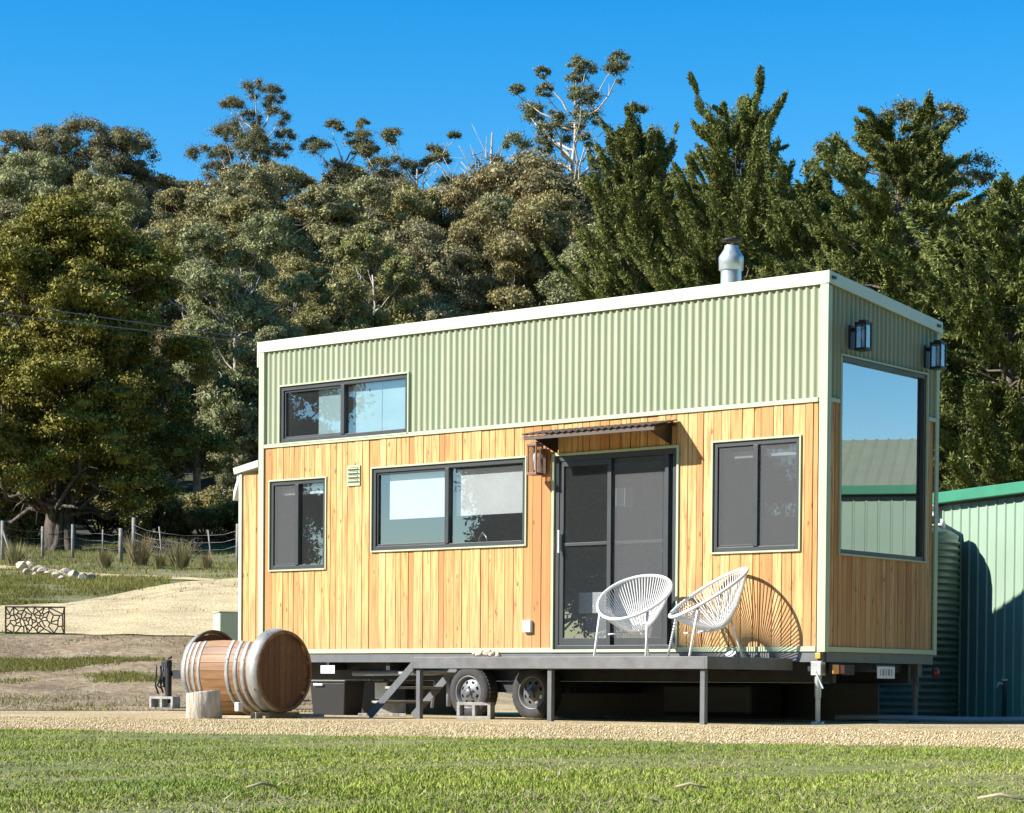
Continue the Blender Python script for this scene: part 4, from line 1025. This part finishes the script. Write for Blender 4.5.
# the hillside mass: six makes, copied
mk = [gum(21, H=15, Wd=10, base=.20, ncl=26, cr=2.0, leafm='gum_leaf', group=G), gum(22, H=15, Wd=9, base=.24, ncl=25, cr=1.8, leafm='olive_leaf', group=G, bare=1),
      gum(23, H=15, Wd=9.5, base=.22, ncl=24, cr=2.1, leafm='gum_leaf', group=G, bare=2, shoulder=.7), gum(24, H=15, Wd=8.5, base=.26, ncl=27, cr=1.6, leafm='olive_leaf', group=G, bare=2),
      gum(25, H=15, Wd=11, base=.16, ncl=32, cr=1.95, leafm='olive_leaf', group=G, shoulder=.5), gum(26, H=15, Wd=8, base=.30, ncl=22, cr=1.7, leafm='gum_leaf', group=G, bare=3, shoulder=.8)]
mass = [  # make, column, top row, distance, width scale, label
 (5, 229, 228, 104, .9, 'gum with thick pale trunk standing just left of the house roof'),
 (1, 303, 262, 112, .95, 'olive gum rising behind the left end of the house roof'),
 (3, 366, 236, 116, .95, 'olive gum behind the roof, right of the upper window'),
 (0, 440, 226, 118, .95, 'green gum behind the roof above the big kitchen window'),
 (4, 520, 212, 120, 1.0, 'broad olive gum behind the middle of the roof'),
 (2, 600, 230, 118, .95, 'green gum against the left flank of the leaning cypress'),
 (4, 175, 232, 128, .8, 'olive gum crowded against right side of the big dark tree'),
 (3, 200, 186, 150, 1.1, 'olive gum below the small dark gum in the skyline dip'),
 (2, 262, 172, 142, 1.0, 'green gum directly below the tallest left skyline gum'),
 (0, 335, 186, 140, 1.0, 'green gum directly below the slender small-crowned gum'),
 (1, 398, 190, 142, 1.05, 'olive gum below the umbrella-topped gum'),
 (5, 446, 172, 146, 1.0, 'green gum with bare limbs below the dead tree'),
 (4, 505, 176, 138, 1.0, 'olive gum below and left of the tallest centre gum'),
 (0, 566, 158, 136, 1.1, 'dense domed green gum at the foot of the tallest centre gum'),
 (3, 640, 196, 138, 1.0, 'olive gum half hidden by the leaning cypress'),
 (2, 30, 160, 150, 1.0, 'green gum on the left edge of the picture below the skyline'),
 (5, 120, 180, 150, 1.0, 'green gum just right of the domed skyline gum'),
 (1, 80, 175, 138, 1.0, 'olive gum between the domed skyline gum and the big dark tree'),
 (2, 965, 235, 96, .9, 'green gum behind the right-hand cypress near the right edge'),
 (0, 715, 200, 130, 1.0, 'green gum glimpsed behind the two cypresses'),
 (1, 810, 200, 130, 1.0, 'olive gum glimpsed between the two cypress tops'),
 (3, 150, 330, 110, .9, 'low olive gum deep in shade behind the big dark tree'),
 (0, 268, 330, 104, .9, 'low green gum touching the left end of the roof'),
 (4, -20, 300, 110, 1.0, 'olive gum behind the big dark tree at the left edge'),
 (1, 1005, 250, 120, 1.0, 'brownish olive gum under the far right skyline gum'),
 (0, 48, 215, 120, 1.0, 'green gum filling the slope behind the crown of the big dark tree'),
 (2, 110, 222, 118, 1.0, 'green gum on the slope behind right shoulder of the big dark tree'),
 (4, 150, 188, 165, 1.3, 'broad olive gum in the hollow right of the domed skyline gum'),
 (3, 196, 262, 112, 1.0, 'olive gum low on the slope between the big dark tree and the roof'),
 (1, 240, 205, 125, 1.1, 'olive gum halfway up the slope under the slim pale-trunked gum'),
 (5, 300, 178, 172, 1.1, 'far green gum between the tallest left gum and the slender gum'),
 (4, 370, 178, 172, 1.3, 'far olive gum left of the umbrella-topped gum'),
 (0, 472, 205, 125, 1.0, 'green gum halfway up the slope under the dead tree'),
 (3, 545, 200, 126, 1.1, 'olive gum low on the slope under the tallest centre gum'),
 (2, 610, 178, 172, 1.2, 'far green gum right of the tallest centre gum'),
 (4, 690, 215, 120, 1.2, 'olive gum behind the gap left of the flue'),
 (5, 860, 220, 125, 1.2, 'green gum behind the broad layered cypress'),
 (3, 935, 250, 110, 1.2, 'olive gum behind the right side of the broad layered cypress'),
 (0, 990, 300, 90, 1.2, 'green gum behind the low drooping cypress'),
 (2, 20, 330, 105, 1.1, 'green gum in shade beyond the left limbs of the big dark tree'),
 (5, 90, 350, 112, 1.1, 'green gum in shade straight behind the big dark trunk'),
 (4, 215, 380, 125, 1.1, 'olive gum in shade beyond the pale gum trunk')]
for i, (x, y, k) in enumerate(((-62, -30, 1.3), (-54, -42, 1.4), (-44, -52, 1.25), (-32, -60, 1.45), (-19, -64, 1.3), (-6, -66, 1.4), (8, -66, 1.3), (21, -62, 1.4), (33, -55, 1.3), (42, -44, 1.4), (47, -31, 1.3), (48, -18, 1.35), (-36, -48, 1.35), (-27, -53, 1.3), (-40, -57, 1.5), (-50, -37, 1.3), (-13, -58, 1.35))):
    copy_tree(mk[i % 6], (x, y, -.2), i*1.3, k, 'gum in the tree belt behind the photographer', 'tree belt behind the photographer')
used = set()
for i, (k, px, py, s, ws, lab) in enumerate(mass):
    if k in used: later(mk[k], px, py, s, 15, lab, i*1.9, ws)
    else:
        used.add(k); mk[k]['label'] = lab; place(mk[k], px, py, s, 15, i*1.9, ws)
# cypresses behind the house
place(cypress(31, H=15.5, Wd=10.5, nb=185, label='ragged cypress with upswept tips standing behind the flue', rise=.42, shape=.55), 722, 122, 70, 15.5, 0, 1.0)
place(cypress(32, H=12.5, Wd=8, nb=140, label='shorter leaning cypress on the left of the cypress row', rise=.6, shape=.65, lean=-.06), 648, 140, 74, 12.5, 1, .95)
place(cypress(33, H=13.5, Wd=10.5, nb=210, label='broad layered cypress behind the end wall of the house', rise=.02, shape=.5, wild=.04), 884, 128, 62, 13.5, 2, .95)
place(cypress(34, H=10, Wd=9, nb=170, label='low drooping cypress behind the green shed at the right edge', rise=.0, shape=.45, wild=.05), 1000, 215, 56, 10, 0, 1.0)
place(cypress(35, H=11, Wd=8, nb=150, label='dark cypress filling the gap between the two tallest cypresses', rise=.3, shape=.5), 806, 185, 66, 11, 3, 1.0)

for i, (x, y, k) in enumerate(((17, -3, 1.0), (20, 2.5, 1.1), (16, -9, .95), (22, -9, 1.2), (24, 7, 1.15), (12, -4, .9), (10.5, 1.2, .85), (14.5, -9.5, .9))):  # unseen cypresses added to block sky light from the end wall
    src = bpy.data.objects['cypress_tree.002']
    copy_tree(src, (x, y, -.1), i*1.7, k, 'cypress in the windbreak off to the right of the picture', 'cypress windbreak right of the house')
# undergrowth bushes ------------------------------------------------------------------
def bush(seed, leafm, label, Hh=2.2, Wd=3.2, name='bush'):
    g = np.random.default_rng(seed); root = empty(name, (0, 0, 0), label, 'bush', 'bushes under the trees'); tr = MB(); Vs = []
    for i in range(16):
        a = i*2.4; rr = Wd/2*math.sqrt((i+.5)/16)*.85; c = np.array([rr*math.cos(a), rr*math.sin(a), Hh*(.72-.45*(rr/(Wd/2))**2)*g.uniform(.7, 1.15)])
        tr.tube(curve((0, 0, -.1), c, -.1, 5, .05, g), np.linspace(.05, .012, 5), 5)
        pc = c+unit(g.normal(size=(5, 3)))*.33; Am = np.zeros((5, 3, 3))
        for k in range(3): Am[:, k, k] = g.uniform(.20, .36, 5)
        Vs += lumps(g, pc, Am, 170, (.07, .16), .5, (0, 0, 0), .55, .5)
    tr.build('stem', M['dark_bark'], root); link('foliage', np_mesh('foliage', np.concatenate(Vs), 4, M[leafm]), root); return root
bs = [bush(61, 'bush_leaf', ''), bush(62, 'gum_leaf', ''), bush(63, 'olive_leaf', '')]
spots = [(0, 8, 455, 95, 'yellow-green bush at the left edge under the big dark tree'), (1, 32, 478, 97, 'green bush just left of the big dark trunk'), (0, 100, 486, 99, 'yellowish bush just right of the big dark trunk'),
         (2, 128, 478, 98, 'olive bush under the low branches of the big dark tree'), (0, 158, 488, 97, 'yellowish bush right of the paired fence posts'), (1, 182, 492, 98, 'green bush above the brush pile by the fence'),
         (2, 208, 486, 97, 'olive bush left of the pale gum trunk'), (0, 232, 494, 95, 'yellowish bush beside the locker end of the house'), (1, 262, 480, 99, 'green bush half hidden behind the house locker'),
         (2, -14, 490, 92, 'olive bush cut off by the left picture edge'), (2, 60, 500, 103, 'olive bush behind the big dark trunk'), (1, 145, 470, 106, 'green bush deepest under the shaded trees')]
for i, (k, px, py, s, lab) in enumerate(spots):
    r_ = bs[k] if i < 0 else copy_tree(bs[k], (0, 0, 0), 0, 1, lab, 'bushes under the trees')
    place(r_, px, py, s, 2.0, i*1.3, 1.0)
for b in bs:
    for c in list(b.children): bpy.data.objects.remove(c)
    bpy.data.objects.remove(b)
# brown brush heap and tussocks by the fence
def tussock(seed):
    g = np.random.default_rng(seed); m = 260; a = g.uniform(0, 6.28, m); r_ = g.uniform(0, .16, m); c = np.stack([r_*np.cos(a), r_*np.sin(a), np.zeros(m)], 1)
    d = np.stack([np.cos(a)*g.uniform(.05, .6, m), np.sin(a)*g.uniform(.05, .6, m), np.ones(m)], 1); d = unit(d)*g.uniform(.5, 1.0, (m, 1)); sd_ = np.stack([np.sin(a), -np.cos(a), 0*a], 1)*.014
    return np_mesh('tussock', np.stack([c-sd_, c+sd_, c+d], 1).reshape(-1, 3), 3, M['tussock'])
tm = [tussock(71), tussock(72)]
for i, (px, s, k, lab) in enumerate(((138, 74, 1.25, 'tallest dry tussock in front of the paired fence posts'), (179, 73, 1.15, 'dry tussock left of the leaning fence picket'), (104, 72, .8, 'low dry tussock right of the rock row'),
                                  (158, 73, .75, 'low dry tussock between the two taller tussocks'), (14, 74, 1.0, 'dry tussock near the leftmost fence post'), (205, 72, .7, 'small dry tussock right of the leaning picket'))):
    o = link('tussock', tm[i % 2]); o.location = at(px, s); o.scale = (k*1.2, k*1.2, k); o.rotation_euler = (0, 0, i); tag(o, lab, 'tussock', 'dry tussocks along the fence')
bm_ = MB(); g = np.random.default_rng(77)
for i in range(170):
    a = g.uniform(0, 6.28); c = np.array([g.normal()*.7, g.normal()*.4, g.uniform(0, .55)]); d = unit(np.array([math.cos(a), math.sin(a), g.normal()*.5]))*g.uniform(.3, .8); bm_.tube([c-d/2, c+g.normal(size=3)*.06, c+d/2], .014, 4)
o = bm_.build('brush_pile', M['dark_bark']); o.location = at(168, 82); tag(o, 'brown pile of cut branches behind the wire fence', 'brush pile')

# ================================================================== FENCE, ROCKS, SCREEN, WIRES
fs = 78
p0 = at(60, fs)
fence = empty('wire_fence', tuple(p0), 'sagging wire fence on weathered grey posts below the big dark tree', 'fence', world=True)
def fpost(px, s, h, w_, name='fence_post', lean=(0, 0)):
    p = at(px, s); m_ = MB(); m_.tube([p-[0, 0, .2], p+[lean[0]*.5, lean[1]*.5, h*.5], p+[lean[0], lean[1], h]], [w_*.62, w_*.6, w_*.56], 9)
    m_.build(name, M['post'], fence); return p+np.array([lean[0]*.8, lean[1]*.8, h*.8])
pos = [(-60, 79, 1.2, .09), (2, 78, 1.35, .12), (42, 80, 1.15, .10), (72, 80, 1.2, .10), (102, 80, 1.0, .05), (120, 77, 1.15, .13), (133, 78, 1.5, .13), (162, 76, 1.25, .045), (211, 76, 1.15, .045), (237, 75, 1.35, .13), (300, 75, 1.3, .1)]
tops = []
for q in pos: tops.append(fpost(*q, lean=(-.30, .1) if q[3] == .045 else (0, 0)))
m_ = MB(); a = at(2, 78); m_.bar(a+[0, 0, 1.1], at(12, 77.6)+[0, 0, 0], .07, .07); m_.build('post_stay', M['post'], fence)
for k in range(4):
    m_ = MB(); pts = []
    for (a, b) in zip(tops, tops[1:]):
        za = np.array([0, 0, -.25*k+.05]); pts += [a+za, (a+b)/2+za-[0, 0, .06]]
    m_.tube(pts, .004, 5); m_.build('fence_wire', M['wire'], fence)
g = np.random.default_rng(5)
rocks = [(22, 566, .26), (31, 565, .24), (38, 568, .20), (27, 571, .17), (43, 571, .20), (50, 572, .18), (57, 573, .17), (66, 573, .22), (74, 574, .24), (82, 576, .18), (90, 576, .20), (35, 573, .13), (61, 576, .12)]
for i, (px, py, r_) in enumerate(rocks):
    p = on_ground(px, py+4); o = lump((0, 0, 0), r_, 90+i, .75).build('rock', M['rock']); o.location = p+np.array([0, 0, r_*.45]); o.rotation_euler = (0, 0, i*1.1)
    tag(o, 'pale angular rock, one of the row edging the grass near the fence', 'rock', 'pale rocks in a row near the fence')
# cut-out metal fire screen
scp = on_ground(35, 634); scr_ = on_ground(66, 634); 
g = np.random.default_rng(17); sw, sh = 1.22, .56
m_ = MB(); m_.box(-sw/2, sw/2, -.01, .01, .0, .03); m_.box(-sw/2, sw/2, -.01, .01, sh-.03, sh); m_.box(-sw/2, -sw/2+.03, -.0095, .0095, .03, sh-.03); m_.box(sw/2-.03, sw/2, -.0095, .0095, .03, sh-.03)
pts = np.stack([g.uniform(-sw/2, sw/2, 64), g.uniform(0, sh, 64)], 1)
# Voronoi-like web: connect midpoints between close seeds along the perpendicular bisector
for i in range(len(pts)):
    dd = np.linalg.norm(pts-pts[i], axis=1)
    for j in np.argsort(dd)[1:12]:
        if j < i: continue
        mid = (pts[i]+pts[j])/2; d = (pts[j]-pts[i])/dd[j]; pr = np.array([-d[1], d[0]])
        lo_, hi_ = -.3, .3
        for k in range(len(pts)):
            if k in (i, j): continue
            e_ = pts[k]-pts[i]; den = pr@e_; c_ = (pts[k]@pts[k]-pts[i]@pts[i])/2-mid@e_
            if abs(den) > 1e-9:
                if den > 0: hi_ = min(hi_, c_/den)
                else: lo_ = max(lo_, c_/den)
        if hi_-lo_ < .02: continue
        a, b = mid+pr*lo_, mid+pr*hi_
        cl = lambda q: (min(max(q[0], -sw/2+.02), sw/2-.02), 0, min(max(q[1], .02), sh-.02))
        a, b = cl(a), cl(b)
        if np.linalg.norm(np.array(a)-b) > .02: m_.bar(a, b, .024, .017, (0, 1, .001))
o = m_.build('metal_screen', M['rust']); o.location = scp; o.rotation_euler = (0, 0, YAW)
tag(o, 'low dark metal screen with cut-out crackle pattern standing on the driveway edge', 'screen')
for k, (ya, yb) in enumerate(((299, 322), (311, 329))):
    a = at(-300, 62, 0); b = at(700, 92, 0); a[2] = top_z(0, ya, 62)+2.2*(1 if k == 0 else 1); b[2] = top_z(160, yb, 92)-1.2
    A0, A1 = at(-40, 66, top_z(-40, ya-6, 66)), at(150, 76, top_z(150, yb-1, 76)); d = A1-A0
    o = MB().tube(curve(A0-d*3, A1+d*3.2, -.12, 14), .017, 5).build('power_line', M['cable'])
    tag(o, ('upper' if k == 0 else 'lower')+' of the two overhead cables crossing in front of the big dark tree', 'cable', 'overhead cables')

# ================================================================== BARREL, LOG, BLOCKS, TUB
bs_, bpx = 25.0, 246
bc = at(bpx, bs_); ang = R(2)
brl = empty('wine_barrel', (bc[0], bc[1], 0.02), 'large oak wine barrel on its side with a hatch cut into the top', 'barrel', rz=ang)
BL, R0, R1 = 1.16, .44, .50
def br(x): return R1-(R1-R0)*(2*x/BL)**2
zc = R1+.0; ncut = 34
hatch = (-.49, .43)                                         # x range of the hatch
m_ = MB()
for k in range(ncut):
    a0, a1 = 2*PI*k/ncut, 2*PI*(k+1)/ncut; mid = (a0+a1)/2; rnd = random.random()
    cutout = abs(((mid-PI/2+PI) % (2*PI))-PI) < R(48)
    for (xa_, xb_) in ([(-BL/2, hatch[0]), (hatch[1], BL/2)] if cutout else [(-BL/2, BL/2)]):
        for (rad_off, flip) in ((0, 1), (-.028, -1)):
            xs = np.linspace(xa_, xb_, 9); vs = []
            for x in xs:
                for q in range(3):
                    a = a0+.004+(a1-a0-.008)*q/2; r_ = br(x)+rad_off; vs.append((x, r_*math.cos(a), zc+r_*math.sin(a)))
            fs_ = [(i*3+q, i*3+q+1, i*3+q+4, i*3+q+3) for i in range(8) for q in range(2)]
            if flip < 0: fs_ = [f[::-1] for f in fs_]
            m_.add(vs, fs_, rnd, True)
        for xe in (xa_, xb_):
            vs = [(xe, (br(xe)+ro)*math.cos(a), zc+(br(xe)+ro)*math.sin(a)) for ro in (0, -.028) for a in (a0, a1)]; m_.add(vs, [(0, 1, 3, 2)], rnd)
    nb_ = abs(((a1+(a1-a0)/2-PI/2+PI) % (2*PI))-PI) < R(48)
    if cutout != nb_:
        vs = [(x, (br(x)+ro)*math.cos(a1), zc+(br(x)+ro)*math.sin(a1)) for ro in (0, -.028) for x in np.linspace(*hatch, 6)]
        m_.add(vs, [(i, i+1, i+7, i+6) for i in range(5)], rnd)
m_.build('staves', M['stave'], brl)
m_ = MB(); m_.lathe([(br(x)-.0285, x) for x in np.linspace(-BL/2+.04, BL/2-.04, 12)], (0, 0, zc), 'x', 40, R(-222)+.05, R(42)-.05); m_.build('barrel_lining', M['barrelinside'], brl)
def head(x, name):
    m_ = MB(); k = 9; rh = R0-.03
    for i in range(k):
        y0, y1 = -rh+2*rh*i/k, -rh+2*rh*(i+1)/k; ys = np.linspace(y0+.002, y1-.002, 4); rnd = random.random(); vs = []
        for xx in (x-.012, x+.012):
            for y in ys: h_ = math.sqrt(max(rh*rh-y*y, 0)); vs += [(xx, y, zc-h_), (xx, y, zc+h_)]
        fs_ = [(2*j, 2*j+2, 2*j+3, 2*j+1) for j in range(3)]+[(8+2*j, 8+2*j+1, 8+2*j+3, 8+2*j+2) for j in range(3)]
        m_.add(vs, fs_, rnd)
    return m_.build(name, M['head'], brl)
head(BL/2-.045, 'barrel_head'); head(-BL/2+.045, 'barrel_head')
for (x, wd_, full) in ((-.538, .08, 1), (-.455, .055, 1), (-.365, .055, 1), (-.27, .05, 1), (.17, .05, 0), (.285, .055, 0), (.385, .058, 1), (.508, .135, 1)):
    cut = (hatch[0] < x-wd_/2 and x+wd_/2 < hatch[1]+.02)
    a0, a1 = (R(90+48), R(90+360-48)) if cut else (0, 2*PI)
    m_ = MB(); m_.lathe([(br(x-wd_/2)+.001, x-wd_/2), (br(x-wd_/2)+.006, x-wd_/2+.002), (br(x+wd_/2)+.006, x+wd_/2-.002), (br(x+wd_/2)+.001, x+wd_/2)], (0, 0, zc), 'x', 48, a0, a1)
    for a in (R(118) if not cut else R(165), R(205)): m_.obox((x, (br(x)+.008)*math.cos(a), zc+(br(x)+.008)*math.sin(a)), (.008, 0, 0), (0, .008*math.sin(a), -.008*math.cos(a)), (0, .004*math.cos(a), .004*math.sin(a)))
    m_.build('hoop', M['hoop'], brl)
m_ = MB(); m_.box(.30, .36, -.50, -.42, .06, .16); m_.build('drain_fitting', M['whiteboard'], brl, .01)
m_ = MB(); m_.box(-.42, -.34, -.35, .35, -.02, .05); m_.box(.40, .48, -.35, .35, -.02, .05)
for s_ in (-1, 1): m_.box(-.50, .56, s_*.26-.03, s_*.26+.03, -.02, .012)
m_.build('cradle', M['twig'], brl)
lp = at(203, 24.0)
m_ = MB(); m_.lathe([(.001, 0), (.185, 0), (.19, .03), (.18, .15), (.175, .28), (.165, .295), (.001, .30)], (0, 0, 0), n=30)
m_.v = [(x*(1+.07*math.sin(3*math.atan2(y, x)+z*4)+.04*math.sin(7*math.atan2(y, x))), y*(1+.07*math.sin(3*math.atan2(y, x)+z*4)), z+(.02*x/.18 if z > .2 else 0)) for x, y, z in m_.v]
o = m_.build('log_stump', M['stump']); o.location = lp; o.rotation_euler = (R(2), 0, .3); tag(o, 'pale sawn log stump standing in front of the barrel', 'log')
def cblock(px, s, label, rz=0.0, size=(.39, .19, .19), z=0.0):
    a, b, c = (q/2 for q in size); m_ = MB(); t = .035
    m_.box(-a, a, -b, -b+t, 0, 2*c); m_.box(-a, a, b-t, b, 0, 2*c)
    for x in (-a, -t/2, a-t): m_.box(x, x+t, -b+t, b-t, 0, 2*c)
    o = m_.build('concrete_block', M['concrete'], None, .004); o.location = at(px, s)+np.array([0, 0, z]); o.rotation_euler = (0, 0, rz)
    tag(o, label, 'concrete block', 'hollow concrete blocks under the trailer'); return o
o = cblock(169, 0, ''); o.location = (hx, hy, 0); o.rotation_euler = (R(90), 0, .25); o.location.z = .095; tag(o, 'grey concrete block under the hitch jack left of the barrel')
o = cblock(478, 25.2, 'concrete block lying on its side in front of the left trailer wheel', R(80)); o.rotation_euler = (R(90), 0, R(24)); o.location.z = .10
o = cblock(392, 28.6, 'concrete block carrying the battery box under the floor', R(30))
# black tub, battery box, stakes
tb = at(337, 27.6); tub = empty('black_tub', tuple(tb), 'black plastic tub with lid under the house beside the barrel', 'tub', rz=.1)
MB().add([(x*k, y*k, z) for (k, z) in ((.88, 0), (1.0, .40)) for (x, y) in ((-.27, -.2), (.27, -.2), (.27, .2), (-.27, .2))], [(0, 3, 2, 1), (4, 5, 6, 7), (0, 1, 5, 4), (1, 2, 6, 5), (2, 3, 7, 6), (3, 0, 4, 7)]).build('body', M['black'], tub, .01)
MB().box(-.285, .285, -.215, .215, .401, .432).build('lid', M['black'], tub, .01)
MB().box(-.20, -.06, -.222, -.216, .36, .385).build('handle', M['galv'], tub, .002)
bb = at(393, 28.4); bat = empty('battery_box', (bb[0], bb[1], .19), 'small white-ended black box on a block under the floor', 'box', rz=R(12))
MB().box(-.02, .24, -.12, .12, .012, .20).build('body', M['black'], bat, .006); MB().box(-.20, -.022, -.125, .125, .01, .22).build('end_case', M['whiteboard'], bat, .01)
o = MB().box(-.28, .28, -.12, .12, 0, .19).build('timber_packer', M['black'], None, .005); o.location = (bb[0], bb[1], -.002); o.rotation_euler = (0, 0, R(12)); bpy.data.objects.remove(o)
for i, (px, s, a, lab) in enumerate(((300, 25.6, .5, 'pale timber offcut lying on the gravel between barrel and black tub'), (382, 26.4, .1, 'pale timber offcut lying in front of the battery box'))):
    o = MB().box(-.28, .28, -.03, .03, 0, .035).build('timber_offcut', M['stump'], None, .004); o.location = at(px, s)+np.array([0, 0, .01]); o.rotation_euler = (0, 0, a+.6); tag(o, lab, 'offcut', 'timber offcuts on the gravel')
# green utility cabinet behind the barrel
cb = at(226, 33.5); cab = empty('utility_cabinet', (cb[0], cb[1], cb[2]), 'pale green metal cabinet standing behind the barrel hatch', 'cabinet', rz=-R(30))
zt_ = top_z(226, 613, 33.5)-cb[2]
MB().box(-.22, .20, -.15, .25, -.05, zt_).build('body', M['cabinet'], cab, .008); MB().box(-.23, .21, -.17, .26, zt_+.001, zt_+.02).build('lid', M['cabinet'], cab, .006); MB().box(-.19, .17, -.158, -.151, .08, zt_-.06).build('door', M['cabinet'], cab, .003)

# ================================================================== SHED, TANK, PIPES (right)
A = at(938, 30.35, 0); ddir = np.array([.883, -.469, 0]); back = np.array([.469, .883, 0])
def shed(name, A, ddir, back, Ln, Dp, He, pitch, label, seed, leanL=1.5):
    o_ = A-ddir*leanL; root = empty(name, tuple(o_), label, 'shed', world=True)
    U = lambda u, v, z: o_+ddir*u+back*v+np.array([0, 0, z])
    m_ = MB(); pit = .20
    def wallp(f, u0, u1, zt):
        u = u0; prof = [(0, 0), (.76, 0), (.82, .018), (.94, .018), (1.0, 0)]; prev = None
        k = int((u1-u0)/pit)
        for i in range(k):
            for (q, d) in prof:
                uu = u0+(i+q)*pit; cur = (f(uu, -d, 0), f(uu, -d, zt(uu)))
                if prev: m_.add([prev[0], cur[0], cur[1], prev[1]], [(0, 1, 2, 3)])
                prev = cur
    rise = lambda v: He+pitch*v
    wallp(lambda u, d, z: U(u, d, z), 0, Ln, lambda u: He); wallp(lambda u, d, z: U(-d*-1, u, z) if False else U(d, u, z), 0, Dp, lambda u: rise(u) if u < Dp/2 or pitch < .1 else rise(Dp-u))
    wallp(lambda u, d, z: U(Ln-d, u, z), 0, Dp, lambda u: rise(u) if u < Dp/2 or pitch < .1 else rise(Dp-u)); wallp(lambda u, d, z: U(u, Dp-d, z), 0, Ln, lambda u: He)
    m_.build('shed_wall', M['shedwall'], root)
    m_ = MB(); n2 = int((Ln+.3)/pit)
    spans = [(-.06, Dp+.1, 1)] if pitch < .1 else [(-.06, Dp/2, 1), (Dp+.06, Dp/2, 1)]
    for (va, vb, _) in spans:
        zf = (lambda v: rise(v)+.02) if va < vb else (lambda v: rise(Dp-v)+.02); prev = None
        for i in range(n2):
            for (q, d) in ((0, 0), (.76, 0), (.82, .02), (.94, .02), (1., 0)):
                uu = -.15+(i+q)*pit; cur = (U(uu, va, zf(va)+d), U(uu, vb, zf(vb)+d))
                if prev: m_.add([prev[0], cur[0], cur[1], prev[1]], [(0, 1, 2, 3)])
                prev = cur
    m_.build('shed_roof', M['shedroof'] if pitch < .1 else M['green'], root)
    m_ = MB()
    c = lambda u0, u1, v0, v1, z0, z1: m_.add([U(u, v, z) for z in (z0, z1) for v in (v0, v1) for u in (u0, u1)], [(0, 2, 3, 1), (4, 5, 7, 6), (0, 1, 5, 4), (2, 6, 7, 3), (0, 4, 6, 2), (1, 3, 7, 5)])
    c(-.16, Ln+.1, -.16, -.03, He-.10, He+.045); m_.build('gutter', M['shedroof'], root, .01)
    m_ = MB(); c(-.16, Ln+.1, -.028, -.022, He-.13, He-.005); m_.build('fascia', M['charcoal'], root)
    return root, U
zg = top_z(938, 497, 30.35)
sh1, U1 = shed('shed', A, ddir, back, 4.1, 4.5, zg, .035, 'pale green ribbed steel shed with emerald gutter beside the tank', 3, 1.9)
B0 = np.array([4.2, 11.8, 0]); sh2, U2 = shed('shed', B0, np.array([.9, -.436, 0]), np.array([.436, .9, 0]), 12, 6, 3.55, .36, 'taller gabled shed seen mirrored in the big end window', 4, 0)
tk = at(893, 29.8, 0); TR_ = 1.0
tr_s = (957-893)/FPX*29.8
tank = empty('water_tank', tuple(tk), 'dark green corrugated round water tank between the house and shed', 'water tank')
TRr = tr_s; Ht = top_z(950, 537, 29.8); prof = [(TRr-.03, 0), (TRr-.02, .06)]
z = .06
while z < Ht-.05:
    for q in range(6): prof.append((TRr-.015+.018*math.sin(2*PI*q/6), z+.088*q/6))
    z += .088
prof += [(TRr-.02, Ht), (TRr-.12, Ht+.06), (TRr*.5, Ht+.16), (.01, Ht+.20)]
m_ = MB(); m_.lathe(prof, (0, 0, 0), n=96); m_.build('tank_body', M['tank'], tank)
m_ = MB(); m_.lathe([(.25, Ht+.165), (.25, Ht+.23), (.22, Ht+.25), (.001, Ht+.26)], (TRr*.45, 0, 0), n=28); m_.build('tank_lid', M['tank'], tank)
dp = empty('rain_head', tuple(U1(1.78, -.12, zg-.15)), 'white rainwater elbow hanging from the shed gutter above the tank', 'downpipe', world=True)
a = U1(1.86, -.13, zg-.11); b = np.array([tk[0], tk[1], Ht+.1])+RT*(TRr*.72)
m_ = MB(); m_.tube([a, a-[0, 0, .10], a*.75+b*.25-[0, 0, .12], b+[0, 0, .08], b], [.06, .06, .055, .05, .05], 12); m_.build('pipe', M['whiteboard'], dp); m_ = MB(); m_.tube([a+[0, 0, .01], a-[0, 0, .07]], .075, 12); m_.build('collar', M['whiteboard'], dp)
# shed downpipe, tap post
m_ = MB(); p = at(1004, 28.4, 0); 
tp_ = empty('standpipe', tuple(p), 'dark garden tap standpipe against the shaded shed wall', 'tap', world=True)
m_ = MB(); m_.tube([p-[0, 0, .05], p+[0, 0, .45], p+[0, 0, .48]], .03, 8); m_.build('post', M['charcoal'], tp_)
m_ = MB(); m_.tube([p+[0, 0, .44], p+RT*(-.07)+[0, 0, .46], p+RT*(-.10)+[0, 0, .40]], .018, 8); m_.bar(p+[0, 0, .50]-RT*.04, p+[0, 0, .50]+RT*.04, .02, .015); m_.build('tap', M['galv'], tp_)
a, b = at(835, 25.3, .05), at(1100, 24.6, .05)
o = MB().tube(np.linspace(a, b, 10)+np.array([[0, 0, .008*math.sin(i)] for i in range(10)]), .035, 10).build('water_pipe', M['pipe']); tag(o, 'grey plastic pipe lying on the ground in front of tank and shed', 'pipe')
# sticks on the lawn
for i, (px, py, l_, a, lab) in enumerate(((1000, 808, .15, .2, 'longest pale stick on the lawn in the bottom right corner'), (262, 796, .11, 1.0, 'short twig on the lawn below the barrel'), (560, 783, .10, 2.2, 'short twig on the lawn below the middle deck post'), (690, 796, .12, .5, 'thin twig on the lawn below the side-on chair'))):
    p = on_ground(px, py); d = np.array([math.cos(a), math.sin(a), 0])*l_/2
    o = MB().tube([p-d+[0, 0, .03], p+[0, 0, .045], p+d+[0, 0, .03]], [.005, .006, .004], 6).build('twig', M['twig']); tag(o, lab, 'twig', 'fallen twigs on the lawn')
# far trees behind the photographer, mirrored in the panes
for o in bpy.data.objects:
    if 'world_mesh' in o: del o['world_mesh']
